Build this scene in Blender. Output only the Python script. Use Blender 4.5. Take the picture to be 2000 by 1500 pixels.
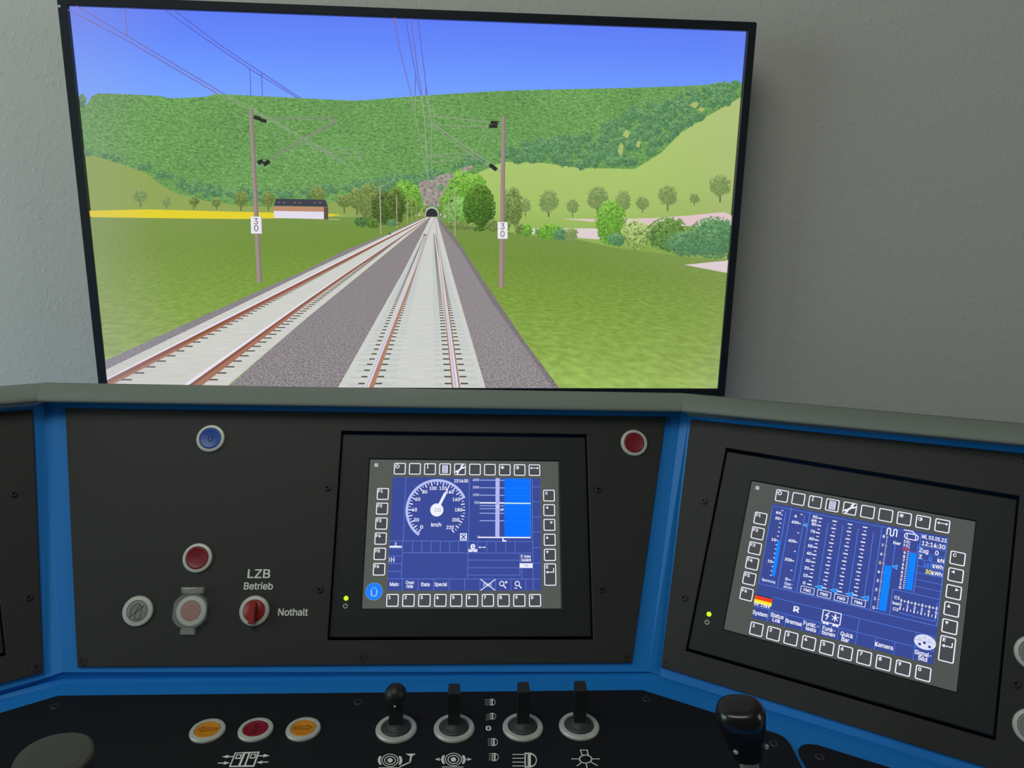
import bpy, math, random
from mathutils import Vector, Matrix
from mathutils.geometry import tessellate_polygon
random.seed(7)
S = bpy.context.scene
for o in list(bpy.data.objects): bpy.data.objects.remove(o)
COL = S.collection

# ------------------------------------------------------------------ camera
F = 1480.1
CAM = Vector((0.055696, -1.168552, 1.313206))
M = Matrix(((0.9973642, 0.0029045, 0.0725002), (-0.0698999, -0.2295304, 0.9707882), (0.0194607, -0.9732971, -0.2287224)))
cam = bpy.data.objects.new('camera', bpy.data.cameras.new('camera')); COL.objects.link(cam)
cam.data.sensor_width = 36; cam.data.lens = F / 2000 * 36; cam.data.clip_start = 0.02
cam.matrix_world = Matrix.Translation(CAM) @ Matrix((
    (M[0][0], -M[0][1], -M[0][2]), (M[1][0], -M[1][1], -M[1][2]), (M[2][0], -M[2][1], -M[2][2]))).to_4x4()
S.camera = cam
S.view_settings.view_transform = 'Standard'; S.view_settings.look = 'None'
S.view_settings.gamma = 1; S.view_settings.use_curve_mapping = False
S.view_settings.exposure = 0

# ------------------------------------------------------------------ world, daylight and an added fill light
w = bpy.data.worlds.new('world'); S.world = w; w.use_nodes = True
w.node_tree.nodes['Background'].inputs[0].default_value = (0.62, 0.68, 0.66, 1)
w.node_tree.nodes['Background'].inputs[1].default_value = 0.06
def area(name, loc, target, sx, sy, power, col):
    d = bpy.data.lights.new(name, 'AREA'); d.shape = 'RECTANGLE'; d.size = sx; d.size_y = sy
    d.energy = power; d.color = col
    o = bpy.data.objects.new(name, d); COL.objects.link(o); o.location = loc
    o.rotation_euler = (Vector(target) - Vector(loc)).to_track_quat('-Z', 'Y').to_euler()
    return o
area('window_daylight', (-2.4, -.95, 1.45), (0.0, 0.1, 1.1), 1.5, 1.5, 27.0, (0.80, 0.95, 0.98))
area('room_daylight', (-.6, -1.35, 2.85), (0.0, -0.25, 0.95), 1.1, .9, 14.0, (1.0, 0.98, 0.90))
area('added_right_fill', (2.7, -1.7, 1.7), (-.4, -.2, 1.0), .8, 1.2, 9.0, (1.0, 0.97, 0.90))  # added fill from the right, lifts the left panel and right wall

# ------------------------------------------------------------------ helpers
def lin(c):
    return tuple(((x / 255) / 12.92 if x / 255 <= .04045 else ((x / 255 + .055) / 1.055) ** 2.4) for x in c[:3]) + (1,)

class Frame:
    """a flat face of the place: origin, right, up, outward"""
    def __init__(s, o, ex, ey, n):
        s.o, s.ex, s.ey, s.n = Vector(o), Vector(ex).normalized(), Vector(ey).normalized(), Vector(n).normalized()
        s.mat = Matrix.Translation(s.o) @ Matrix((s.ex, s.ey, s.n)).transposed().to_4x4()
    def at(s, u, v, off=0):           # a point of the photograph -> coordinates on this face
        D = M @ Vector(((u - 1000) / F, (v - 750) / F, 1)); o = s.o + s.n * off
        P = CAM + D * ((o - CAM).dot(s.n) / D.dot(s.n)) - s.o
        return (P.dot(s.ex), P.dot(s.ey))
    def w(s, x, y, z=0): return s.o + s.ex * x + s.ey * y + s.n * z
    def wat(s, u, v, off=0):
        x, y = s.at(u, v, off); return s.w(x, y, off)

PL = Frame((-.5976558, -.4049335, .9290321), (.86598, .4998818, -.0140473), (-.241694, .4429641, .8633463), (.4377936, -.7442452, .5044164))
PM = Frame((.0644156, -.3107467, .9259095), (.9998221, -.015014, -.0114128), (.0174708, .5094622, .8603157), (-.0071024, -.8603621, .5096339))
PR = Frame((.4893012, -.4212559, .9166247), (.8506765, -.5256603, -.005548), (.2745238, .4352122, .8574538), (-.4483149, -.7309388, .5145311))
TVF = Frame((0, 0, 1.3), (1, 0, 0), (0, 0, 1), (0, -1, 0))
ZD = .779
DK = Frame((0, 0, ZD), (1, 0, 0), (0, 1, 0), (0, 0, 1))

class MB:
    def __init__(s): s.v, s.f, s.m, s.c, s.sm = [], [], [], [], []
    def add(s, vs, fs, mi=0, col=(1, 1, 1, 1), smooth=False):
        b = len(s.v); s.v += [tuple(p) for p in vs]
        for f in fs: s.f.append([b + i for i in f]); s.m.append(mi); s.c.append(col); s.sm.append(smooth)
        return s
    def poly(s, pts, z=0, mi=0, col=(1, 1, 1, 1), holes=()):
        loops = [[Vector((p[0], p[1], 0)) for p in L] for L in [pts] + list(holes)]
        flat = [p for L in loops for p in L]; tr = tessellate_polygon(loops)
        out = []
        for t in tr:
            a, b, c = (flat[i] for i in t)
            out.append(t if (b - a).cross(c - a).z > 0 else (t[0], t[2], t[1]))
        return s.add([(p.x, p.y, z) for p in flat], out, mi, col)
    def prism(s, pts, z0, z1, mi=0, ch=0, holes=(), cap0=True):
        """flat plate from z0 (back) to z1 (front) with a small chamfer on the front edge"""
        def area2(L): return sum(L[i][0] * L[(i + 1) % len(L)][1] - L[(i + 1) % len(L)][0] * L[i][1] for i in range(len(L)))
        pts = list(pts) if area2(pts) > 0 else list(pts)[::-1]
        holes = [list(h) if area2(h) < 0 else list(h)[::-1] for h in holes]
        tops = []
        for L in [pts] + holes:
            n = len(L); ins = []
            for i in range(n):
                a, b, c = Vector(L[i - 1][:2]), Vector(L[i][:2]), Vector(L[(i + 1) % n][:2])
                d1, d2 = (b - a).normalized(), (c - b).normalized()
                n1, n2 = Vector((-d1.y, d1.x)), Vector((-d2.y, d2.x)); k = (n1 + n2)
                k = k / max(.3, k.dot(n1)) if k.length > 1e-6 else n1
                ins.append(tuple(b + k * ch))
            tops.append(ins)
            vs = [(p[0], p[1], z0) for p in L] + [(p[0], p[1], z1 - ch) for p in L] + [(p[0], p[1], z1) for p in ins]
            fs = [(i, (i + 1) % n, n + (i + 1) % n, n + i) for i in range(n)]
            if ch: fs += [(n + i, n + (i + 1) % n, 2 * n + (i + 1) % n, 2 * n + i) for i in range(n)]
            s.add(vs, fs, mi)
        s.poly(tops[0], z1, mi, holes=tops[1:])
        if cap0:
            b = len(s.f); s.poly(pts, z0, mi, holes=holes)
            for i in range(b, len(s.f)): s.f[i] = s.f[i][::-1]
        return s
    def box(s, x0, x1, y0, y1, z0, z1, mi=0, ch=0): return s.prism([(x0, y0), (x1, y0), (x1, y1), (x0, y1)], z0, z1, mi, ch)
    def lathe(s, prof, c=(0, 0, 0), n=48, mi=0, smooth=True, sx=1, sy=1):
        """prof: (radius, z) from outside in; closed at radius 0"""
        vs, fs = [], []; k = len(prof)
        for r, z in prof:
            for j in range(n):
                a = 2 * math.pi * j / n; vs.append((c[0] + r * sx * math.cos(a), c[1] + r * sy * math.sin(a), c[2] + z))
        for i in range(k - 1):
            for j in range(n): fs.append((i * n + j, i * n + (j + 1) % n, (i + 1) * n + (j + 1) % n, (i + 1) * n + j))
        return s.add(vs, fs, mi, smooth=smooth)
    def line(s, p, q, wd, z=0, mi=0, col=(1, 1, 1, 1), wd2=None, ext=0):
        p, q = Vector(p[:2]), Vector(q[:2]); d = q - p
        if d.length < 1e-9: return s
        d.normalize(); p = p - d * ext; q = q + d * ext; n = Vector((-d.y, d.x)); w2 = wd if wd2 is None else wd2
        vs = [p - n * wd / 2, q - n * w2 / 2, q + n * w2 / 2, p + n * wd / 2]
        return s.add([(v.x, v.y, z) for v in vs], [(0, 1, 2, 3)], mi, col)
    def path(s, pts, wd, z=0, mi=0, col=(1, 1, 1, 1), closed=False):
        P = list(pts) + ([pts[0]] if closed else [])
        for a, b in zip(P, P[1:]): s.line(a, b, wd, z, mi, col, ext=wd * .35)
        return s
    def disc(s, c, r, z=0, mi=0, col=(1, 1, 1, 1), n=36, ry=None):
        ry = ry or r
        return s.poly([(c[0] + r * math.cos(2 * math.pi * i / n), c[1] + ry * math.sin(2 * math.pi * i / n)) for i in range(n)], z, mi, col)
    def arc(s, c, r0, r1, a0, a1, z=0, mi=0, col=(1, 1, 1, 1), n=48, ey=1):
        A = [math.radians(a0 + (a1 - a0) * i / n) for i in range(n + 1)]
        vs = [(c[0] + r0 * math.cos(a), c[1] + r0 * ey * math.sin(a), z) for a in A] + [(c[0] + r1 * math.cos(a), c[1] + r1 * ey * math.sin(a), z) for a in A]
        return s.add(vs, [(i, n + 1 + i, n + 2 + i, i + 1) if a1 < a0 else (i, i + 1, n + 2 + i, n + 1 + i) for i in range(n)], mi, col)
    def tube(s, pts, r, n=8, mi=0):
        vs, fs = [], []; pts = [Vector(p) for p in pts]
        for i, p in enumerate(pts):
            d = (pts[min(i + 1, len(pts) - 1)] - pts[max(i - 1, 0)]).normalized()
            a = d.cross(Vector((0, 0, 1)) if abs(d.z) < .9 else Vector((1, 0, 0))).normalized(); b = d.cross(a)
            for j in range(n):
                t = 2 * math.pi * j / n; vs.append(p + a * r * math.cos(t) + b * r * math.sin(t))
        for i in range(len(pts) - 1):
            for j in range(n): fs.append((i * n + j, i * n + (j + 1) % n, (i + 1) * n + (j + 1) % n, (i + 1) * n + j))
        fs += [tuple(range(n))[::-1], tuple((len(pts) - 1) * n + j for j in range(n))]
        return s.add(vs, fs, mi, smooth=True)
    def build(s, name, mats, parent=None, mat=None, label=None, colors=False):
        me = bpy.data.meshes.new(name); me.from_pydata(s.v, [], s.f); me.validate(clean_customdata=False)
        for m_ in (mats if isinstance(mats, (list, tuple)) else [mats]): me.materials.append(m_)
        if len(me.polygons) == len(s.f):
            me.polygons.foreach_set('material_index', s.m); me.polygons.foreach_set('use_smooth', s.sm)
            if colors:
                ca = me.color_attributes.new('Col', 'FLOAT_COLOR', 'CORNER'); arr = []
                for f, c in zip(s.f, s.c):
                    for k in range(len(f)): arr += list(c[k]) if isinstance(c[0], (tuple, list)) else list(c)
                ca.data.foreach_set('color', arr)
        else: print('WARNING dropped faces', name, len(me.polygons), len(s.f))
        me.update()
        o = bpy.data.objects.new(name, me); COL.objects.link(o)
        if parent is not None: o.parent = parent
        if mat is not None: o.matrix_world = mat
        if label: o['label'] = label
        return o

def thing(name, label, cat, mat, group=None):
    o = bpy.data.objects.new(name, None); COL.objects.link(o); o.matrix_world = mat; o.empty_display_size = .05
    o['label'] = label; o['category'] = cat
    if group: o['group'] = group
    return o

# text outlines, cached, unit cap height, centred
_T = {}
try:      # the plain sans face that ships with Blender; its built-in face otherwise
    import os
    SANS = bpy.data.fonts.load(os.path.join(bpy.utils.system_resource('DATAFILES'), 'fonts', 'Inter.woff2'))
except Exception: SANS = None
def glyphs(txt, bold=0.0):
    k = (txt, bold)
    if k in _T: return _T[k]
    def mesh_of(t):
        cu = bpy.data.curves.new('t', 'FONT'); cu.body = t; cu.size = 1; cu.font = SANS or cu.font; cu.resolution_u = 3; cu.align_x = 'LEFT'
        ob = bpy.data.objects.new('t', cu); COL.objects.link(ob)
        dg = bpy.context.evaluated_depsgraph_get(); dg.update()
        me = bpy.data.meshes.new_from_object(ob.evaluated_get(dg))
        vs = [tuple(v.co) for v in me.vertices]; fs = [tuple(p.vertices) for p in me.polygons]
        ns = [p.normal.z for p in me.polygons]
        bpy.data.objects.remove(ob); bpy.data.curves.remove(cu); bpy.data.meshes.remove(me)
        return vs, [f if n > 0 else f[::-1] for f, n in zip(fs, ns)]
    hv, _ = mesh_of('H'); cap = max(v[1] for v in hv) - min(v[1] for v in hv); base = min(v[1] for v in hv)
    vs, fs = mesh_of(txt)
    x0, x1 = min(v[0] for v in vs), max(v[0] for v in vs)
    vs = [((v[0] - (x0 + x1) / 2) / cap, (v[1] - base) / cap - .5) for v in vs]
    if bold > .001:       # heavier strokes: the outline laid down again a hair to each side
        g = bold * 1.15; v0, f0 = vs, fs; vs, fs = [], []
        for k, (dx, dy) in enumerate(((g, g * .6), (-g, g * .6), (g, -g * .6), (-g, -g * .6), (0, 0))):
            vs += [(a + dx, b_ + dy, k) for a, b_ in v0]; fs += [tuple(i + k * len(v0) for i in f) for f in f0]
    _T[k] = (vs, fs, (x1 - x0) / cap); return _T[k]
def put_text(mb, txt, c, h, wd=None, z=0, mi=0, col=(1, 1, 1, 1), bold=.012, ang=0, slant=0, lift=5e-6):
    """txt centred on c (local), cap height h, squeezed to width wd"""
    vs, fs, tw = glyphs(txt, bold); kx = h if wd is None else wd / tw
    ca, sa = math.cos(ang), math.sin(ang)
    P = [((v[0] * kx + slant * v[1] * h), v[1] * h, z + (v[2] * lift if len(v) > 2 else 0)) for v in vs]
    mb.add([(c[0] + x * ca - y * sa, c[1] + x * sa + y * ca, z_) for x, y, z_ in P], fs, mi, col)

# ------------------------------------------------------------------ materials
def nodemat(name):
    m = bpy.data.materials.new(name); m.use_nodes = True; nt = m.node_tree
    return m, nt, nt.nodes['Principled BSDF'], nt.nodes, nt.links
def principled(name, col, rough=.5, metal=0, spec=.5, bump=0, bscale=400, var=0, coat=0):
    m, nt, b, N, L = nodemat(name)
    b.inputs['Base Color'].default_value = lin(col); b.inputs['Roughness'].default_value = rough
    b.inputs['Metallic'].default_value = metal; b.inputs['Specular IOR Level'].default_value = spec
    b.inputs['Coat Weight'].default_value = coat
    tc = N.new('ShaderNodeTexCoord'); nz = N.new('ShaderNodeTexNoise'); nz.inputs['Scale'].default_value = bscale
    nz.inputs['Detail'].default_value = 3; L.new(tc.outputs['Object'], nz.inputs['Vector'])
    if bump:
        bp = N.new('ShaderNodeBump'); bp.inputs['Strength'].default_value = bump; bp.inputs['Distance'].default_value = .0006
        L.new(nz.outputs['Fac'], bp.inputs['Height']); L.new(bp.outputs['Normal'], b.inputs['Normal'])
    if var:
        mx = N.new('ShaderNodeMix'); mx.data_type = 'RGBA'; mx.blend_type = 'MULTIPLY'; mx.inputs[0].default_value = 1
        cr = N.new('ShaderNodeMapRange'); cr.inputs['To Min'].default_value = 1 - var; cr.inputs['To Max'].default_value = 1 + var
        L.new(nz.outputs['Fac'], cr.inputs['Value']); mx.inputs[6].default_value = lin(col)
        L.new(cr.outputs['Result'], mx.inputs[7]); L.new(mx.outputs[2], b.inputs['Base Color'])
    return m
MT = dict(
    plate=principled('black_powder_coat', (42, 44, 42), .55, spec=.35, bump=.35, bscale=900, var=.25),
    plate_low=principled('matt_black_plate', (20, 22, 26), .6, spec=.25, bump=.3, bscale=900, var=.3),
    housing=principled('black_housing', (36, 39, 41), .5, spec=.3, bump=.25, bscale=1100, var=.2),
    blue=principled('blue_lacquer', (28, 126, 208), .45, spec=.3, bump=.08, bscale=500, var=.05),
    rail=principled('grey_moulding', (122, 132, 122), .62, spec=.2, bump=.12, bscale=350, var=.05),
    alu=principled('satin_aluminium', (190, 196, 186), .45, metal=.2, spec=.4),
    steel=principled('brushed_steel', (190, 184, 166), .3, metal=.35, bump=.1, bscale=700),
    red=principled('red_plastic', (124, 24, 36), .35, spec=.5, var=.06, bscale=60),
    darkred=principled('dark_red_lens', (132, 14, 38), .3, spec=.5),
    knobred=principled('red_knob', (150, 32, 28), .4, spec=.5),
    blueb=principled('blue_lens', (16, 74, 160), .35, spec=.5),
    yellow=principled('amber_lens', (206, 134, 16), .35, spec=.5, var=.08, bscale=150),
    greyb=principled('grey_lens', (132, 136, 130), .45, spec=.4),
    pink=principled('faded_red_lens', (158, 84, 78), .5, spec=.4, var=.08, bscale=300),
    mark=principled('engraved_mark', (60, 62, 60), .6),
    mark_blue=principled('engraved_mark_blue', (8, 40, 100), .6),
    mark_amber=principled('engraved_mark_amber', (120, 66, 10), .6),
    mark_red=principled('engraved_mark_red', (70, 6, 22), .6),
    print=principled('white_print', (232, 238, 228), .6),
    screw=principled('blackened_screw', (50, 50, 48), .45, metal=.3),
    socket=principled('screw_socket', (8, 8, 8), .7),
    rubber=principled('rubber_boot', (52, 56, 56), .5, spec=.4),
    leverblk=principled('black_lever_plastic', (30, 32, 34), .45, spec=.4, bump=.1),
    grip=principled('gloss_black_grip', (22, 22, 22), .28, spec=.5, coat=.3),
    tvblack=principled('tv_bezel', (22, 30, 36), .4, spec=.4),
    tvback=principled('tv_back', (26, 26, 27), .6),
)
m, nt, b, N, L = nodemat('clear_plastic'); MT['clear'] = m
b.inputs['Base Color'].default_value = (.75, .8, .74, 1); b.inputs['Roughness'].default_value = .12
b.inputs['Alpha'].default_value = .2
# plaster wall
m, nt, b, N, L = nodemat('painted_plaster'); MT['wall'] = m
b.inputs['Base Color'].default_value = lin((196, 200, 192)); b.inputs['Roughness'].default_value = .85; b.inputs['Specular IOR Level'].default_value = .2
tc = N.new('ShaderNodeTexCoord'); mp = N.new('ShaderNodeMapping'); mp.inputs['Rotation'].default_value = (0, .5, 0); mp.inputs['Scale'].default_value = (1.25, 1, .7)
n1 = N.new('ShaderNodeTexNoise'); n1.inputs['Scale'].default_value = 95; n1.inputs['Detail'].default_value = 4; n1.inputs['Distortion'].default_value = .6
n2 = N.new('ShaderNodeTexNoise'); n2.inputs['Scale'].default_value = 42; n2.inputs['Detail'].default_value = 2
ad = N.new('ShaderNodeMath'); bp = N.new('ShaderNodeBump'); bp.inputs['Strength'].default_value = .22; bp.inputs['Distance'].default_value = .0019
r1 = N.new('ShaderNodeMapRange'); r1.inputs['From Min'].default_value = .52; r1.inputs['From Max'].default_value = .7
L.new(tc.outputs['Object'], mp.inputs[0]); L.new(mp.outputs[0], n1.inputs['Vector']); L.new(mp.outputs[0], n2.inputs['Vector'])
L.new(n1.outputs['Fac'], r1.inputs['Value']); L.new(r1.outputs[0], ad.inputs[0]); L.new(n2.outputs['Fac'], ad.inputs[1])
L.new(ad.outputs[0], bp.inputs['Height']); L.new(bp.outputs[0], b.inputs['Normal'])
MT['floor'] = principled('grey_carpet', (90, 92, 90), .95, spec=.1, bump=.4, bscale=300, var=.2)

def glow(name, sample='AUTO', tex=None):
    """a lit screen: the colours of its picture, optionally broken up by the texture of what it shows"""
    m, nt, b, N, L = nodemat(name)
    b.inputs['Base Color'].default_value = (.004, .004, .004, 1); b.inputs['Roughness'].default_value = .45; b.inputs['Specular IOR Level'].default_value = .12
    at = N.new('ShaderNodeVertexColor'); at.layer_name = 'Col'; out = at.outputs['Color']
    tc = N.new('ShaderNodeTexCoord')
    def mul(fac, lo, hi, f0=.3, f1=.7, tint=(1, 1, 1)):
        nonlocal out
        mr = N.new('ShaderNodeMapRange'); mr.inputs['From Min'].default_value = f0; mr.inputs['From Max'].default_value = f1
        mr.inputs['To Min'].default_value = lo; mr.inputs['To Max'].default_value = hi; L.new(fac, mr.inputs['Value'])
        mx = N.new('ShaderNodeMix'); mx.data_type = 'RGBA'; mx.blend_type = 'MULTIPLY'; mx.inputs[0].default_value = 1
        L.new(out, mx.inputs[6]); L.new(mr.outputs[0], mx.inputs[7]); out = mx.outputs[2]
    def noise(scale, vec, detail=3, dist=0):
        n = N.new('ShaderNodeTexNoise'); n.inputs['Scale'].default_value = scale; n.inputs['Detail'].default_value = detail
        n.inputs['Distortion'].default_value = dist; L.new(vec, n.inputs['Vector']); return n.outputs['Fac']
    if tex == 'forest':
        mp = N.new('ShaderNodeMapping'); mp.inputs['Rotation'].default_value = (0, 0, .3); mp.inputs['Scale'].default_value = (1, 2.3, 1)
        L.new(tc.outputs['Object'], mp.inputs[0])
        mul(noise(210, mp.outputs[0], 3, .8), .62, 1.42, .32, .7); mul(noise(9, tc.outputs['Object'], 2), .93, 1.07)
    if tex == 'rock': mul(noise(230, tc.outputs['Object'], 4, .5), .55, 1.4)
    if tex == 'canopy': mul(noise(260, tc.outputs['Object'], 3, .3), .8, 1.25)
    if tex in ('grass', 'gravel', 'slab'):
        sp = N.new('ShaderNodeSeparateXYZ'); L.new(tc.outputs['Object'], sp.inputs[0])
        hx, hy = TVF.at(845, 424)
        def math_(op, a, bv):
            n = N.new('ShaderNodeMath'); n.operation = op
            for i, q in enumerate((a, bv)):
                if isinstance(q, (int, float)): n.inputs[i].default_value = q
                else: L.new(q, n.inputs[i])
            return n.outputs[0]
        dy = math_('SUBTRACT', hy + .004, sp.outputs['Y']); dy = math_('MAXIMUM', dy, .01)
        X = math_('DIVIDE', math_('SUBTRACT', sp.outputs['X'], hx), dy); Y = math_('DIVIDE', 1.0, dy)
        cb = N.new('ShaderNodeCombineXYZ')
        k = dict(grass=(12, 6.5), gravel=(70, 34), slab=(6, 26))[tex]
        L.new(math_('MULTIPLY', X, k[0]), cb.inputs[0]); L.new(math_('MULTIPLY', Y, k[1]), cb.inputs[1])
        a = dict(grass=(.86, 1.16), gravel=(.72, 1.75), slab=(.93, 1.06))[tex]
        mul(noise(1.0, cb.outputs[0], 3, .4), a[0], a[1], .35, .68)
    L.new(out, b.inputs['Emission Color']); b.inputs['Emission Strength'].default_value = 1
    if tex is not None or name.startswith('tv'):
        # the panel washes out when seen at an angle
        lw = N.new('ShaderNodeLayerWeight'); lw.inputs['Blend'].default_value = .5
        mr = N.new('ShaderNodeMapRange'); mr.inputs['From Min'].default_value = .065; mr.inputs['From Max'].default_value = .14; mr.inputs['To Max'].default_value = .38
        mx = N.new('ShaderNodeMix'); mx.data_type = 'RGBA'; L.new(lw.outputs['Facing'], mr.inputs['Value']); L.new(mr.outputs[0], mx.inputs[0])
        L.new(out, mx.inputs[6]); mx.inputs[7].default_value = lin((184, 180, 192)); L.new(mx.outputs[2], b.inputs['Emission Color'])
    m.cycles.emission_sampling = sample
    return m
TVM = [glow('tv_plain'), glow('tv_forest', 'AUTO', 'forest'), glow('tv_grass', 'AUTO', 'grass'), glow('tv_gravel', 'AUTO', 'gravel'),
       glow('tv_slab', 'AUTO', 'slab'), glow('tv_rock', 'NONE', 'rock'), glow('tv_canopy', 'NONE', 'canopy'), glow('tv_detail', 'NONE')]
LCD = [glow('lcd_panel'), glow('lcd_detail', 'NONE')]
m, nt, b, N, L = nodemat('green_light'); MT['green'] = m
b.inputs['Base Color'].default_value = (.1, .5, .02, 1); b.inputs['Emission Color'].default_value = lin((176, 250, 20)); b.inputs['Emission Strength'].default_value = 1.6

# ------------------------------------------------------------------ the room
fl = MB(); fl.box(-3.2, 3.2, -3.4, .0779, -.05, 0)
o = fl.build('floor', MT['floor']); o['kind'] = 'structure'
wl = MB(); wl.box(-3.2, 3.2, 0, 3.0, -.1, 0)     # local x, z ; thickness outwards
o = wl.build('wall_back', MT['wall'], mat=Matrix.Translation((0, .078, 0)) @ Matrix(((1, 0, 0), (0, 0, -1), (0, 1, 0))).to_4x4()); o['kind'] = 'structure'

# ------------------------------------------------------------------ television
tv = thing('television', 'large flat television showing a railway line running into a tunnel, black thin frame', 'television', TVF.mat)
HW, HH = .477, .2683
OW, OT, OB = .4895, .2803, .2815
fr = MB(); inner = [(-HW, -HH), (HW, -HH), (HW, HH), (-HW, HH)]
def rrect(x0, x1, y0, y1, r, n=5):
    P = []
    for cx, cy, a in ((x1 - r, y1 - r, 0), (x0 + r, y1 - r, 90), (x0 + r, y0 + r, 180), (x1 - r, y0 + r, 270)):
        for i in range(n + 1):
            t = math.radians(a + 90 * i / n); P.append((cx + r * math.cos(t), cy + r * math.sin(t)))
    return P
fr.prism(rrect(-OW, OW, -OB, OT, .003), -.012, .0035, ch=.0008, holes=[inner])
fr.build('bezel', MT['tvblack'], tv)
bk = MB(); bk.prism(rrect(-OW + .002, OW - .002, -OB + .002, OT - .002, .004), -.022, -.0125)
bk.prism(rrect(-.33, .33, -.24, .12, .02), -.062, -.022, ch=0)
bk.build('back_cover', MT['tvback'], tv)
br = MB(); br.box(-.1, .1, -.12, .08, -.0705, -.0622); br.box(-.018, .018, -.14, .1, -.0775, -.0706)
br.build('wall_bracket', MT['tvback'], tv)
cl = MB(); x_, y_ = TVF.at(117.5, 14); cl.box(x_ - .0026, x_ + .0026, y_ - .0012, y_ + .0018, .0035, .0042)
cl.build('corner_clip', MT['alu'], tv, label='tiny grey clip at the top left corner of the frame')

pic = MB(); LZ = [-.0042]
def nz(fine=False): LZ[0] += .0000035 if fine else .000014; return LZ[0]
T = lambda u, v: TVF.at(u, v, -.003)
def clip(P):
    for ax, s_, lim in ((0, 1, HW), (0, -1, HW), (1, 1, HH), (1, -1, HH)):
        out = []
        for i in range(len(P)):
            a, b_ = P[i - 1], P[i]; ia, ib = a[ax] * s_ <= lim, b_[ax] * s_ <= lim
            if ia != ib:
                t = (lim * s_ - a[ax]) / (b_[ax] - a[ax]); out.append((a[0] + (b_[0] - a[0]) * t, a[1] + (b_[1] - a[1]) * t))
            if ib: out.append(b_)
        P = out
        if len(P) < 3: return []
    return P
def tp(pts, col, mi=0, z=None, fine=False):
    """polygon in the picture; grad: colour function of the photo row/column at the corners"""
    P = clip([T(*p) for p in pts])
    if len(P) >= 3: pic.poly(P, nz(fine) if z is None else z, mi, lin(col))
def tl(p, q, wpx, col, z, w2=None, mi=7):
    k = .000725
    a, b_ = T(*p), T(*q)
    if max(abs(a[0]), abs(b_[0])) > HW + .002 or max(a[1], b_[1]) > HH + .002:
        # cut to the visible picture
        A, B = Vector(a), Vector(b_)
        for ax, lim in ((0, HW), (1, HH)):
            for sgn in (1, -1):
                if A[ax] * sgn > lim and B[ax] * sgn > lim: return
                if A[ax] * sgn > lim: A = A + (B - A) * ((lim * sgn - A[ax]) / (B[ax] - A[ax]))
                if B[ax] * sgn > lim: B = B + (A - B) * ((lim * sgn - B[ax]) / (A[ax] - B[ax]))
        a, b_ = tuple(A), tuple(B)
    pic.line(a, b_, wpx * k, z, mi, lin(col), wd2=None if w2 is None else w2 * k)
def mixc(a, b_, t): return tuple(x + (y - x) * t for x, y in zip(a, b_))
def grid(poly_rows, cols, mi=0):
    """rows of photo points, same count per row, with a colour for each point"""
    z = nz(); R = [[T(*p) for p in r] for r in poly_rows]
    cl_ = lambda p: (max(-HW, min(HW, p[0])), max(-HH, min(HH, p[1])))
    for i in range(len(R) - 1):
        for j in range(len(R[i]) - 1):
            q = [R[i + 1][j], R[i + 1][j + 1], R[i][j + 1], R[i][j]]; cc = [cols[i + 1][j], cols[i + 1][j + 1], cols[i][j + 1], cols[i][j]]
            q = [cl_(p) for p in q]; pic.add([(p[0], p[1], z) for p in q], [(0, 1, 2, 3)], mi, tuple(lin(c) for c in cc))
# sky
rows, cols = [], []
for t, c in ((0, (92, 122, 236)), (.1, (94, 126, 246)), (.3, (100, 138, 252)), (.52, (112, 156, 255)), (.7, (122, 168, 255)), (1, (130, 176, 255))):
    rows.append([(100 + 1400 * j / 6, -20 + 0.036 * 1400 * j / 6 + t * 300) for j in range(7)]); cols.append([c] * 7)
grid(rows, cols)
# wooded hill
tp([(120, 206), (168, 206), (178, 188), (192, 182), (250, 184), (312, 187), (330, 192), (400, 189), (422, 183), (580, 191), (680, 196), (705, 196), (780, 190), (850, 185), (960, 178), (1050, 175), (1200, 172), (1310, 169), (1480, 160), (1480, 440), (120, 440)], (108, 156, 88), 1)
z = nz()
def leafy(cx, y0, y1, wd, cols, n=None, dome=True, leaf=3.4, trunk=None, edge=1.12):
    """a tree or bush of the picture: backing shape, then leaf clusters"""
    h = y1 - y0; P = []
    for i in range(26):
        a = 2 * math.pi * i / 26; r = 1 + random.uniform(-.09, .07)
        x = cx + wd / 2 * .86 * r * math.cos(a) * (1 if not dome else (1.08 if math.sin(a) < 0 else .92))
        y = (y0 + y1) / 2 - h / 2 * .9 * r * math.sin(a); P.append((x, y))
    if trunk: tl((cx, y1 - 4), (cx, y1 + trunk), max(1.6, wd * .07), mixc(cols[0], (70, 62, 60), .6), nz(True))
    tp(P, cols[0], 6, fine=True); z0 = nz(True); z1 = nz(True)
    n = n or int(wd * h / 7.5)
    for i in range(n):
        a = random.uniform(0, 2 * math.pi); r = math.sqrt(random.random()) * edge
        x = cx + wd / 2 * .9 * r * math.cos(a); y = (y0 + y1) / 2 - h / 2 * .93 * r * math.sin(a)
        t = min(1, max(0, .62 * (1 - (y - y0) / h) + .25 * (1 - abs(x - cx + wd * .12) / wd * 2) + random.uniform(-.38, .38)))
        k = t * (len(cols) - 1); c = mixc(cols[int(k)], cols[min(int(k) + 1, len(cols) - 1)], k - int(k))
        s = leaf * random.uniform(.5, 1.2); g = random.uniform(0, 3.1)
        q = [(x + s * math.cos(g + d) * m_, y + s * .8 * math.sin(g + d) * m_) for d, m_ in ((0, 1), (1.7, .55), (3.1, 1), (4.8, .5))]
        q = [T(*p) for p in q][::-1]
        if all(abs(p[0]) < HW and abs(p[1]) < HH for p in q): pic.add([(p[0], p[1], z0 if i % 2 else z1) for p in q], [(0, 1, 2, 3)], 7, lin(c))
DG = [(76, 120, 82), (92, 138, 92), (106, 154, 102), (128, 174, 116)]
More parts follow.
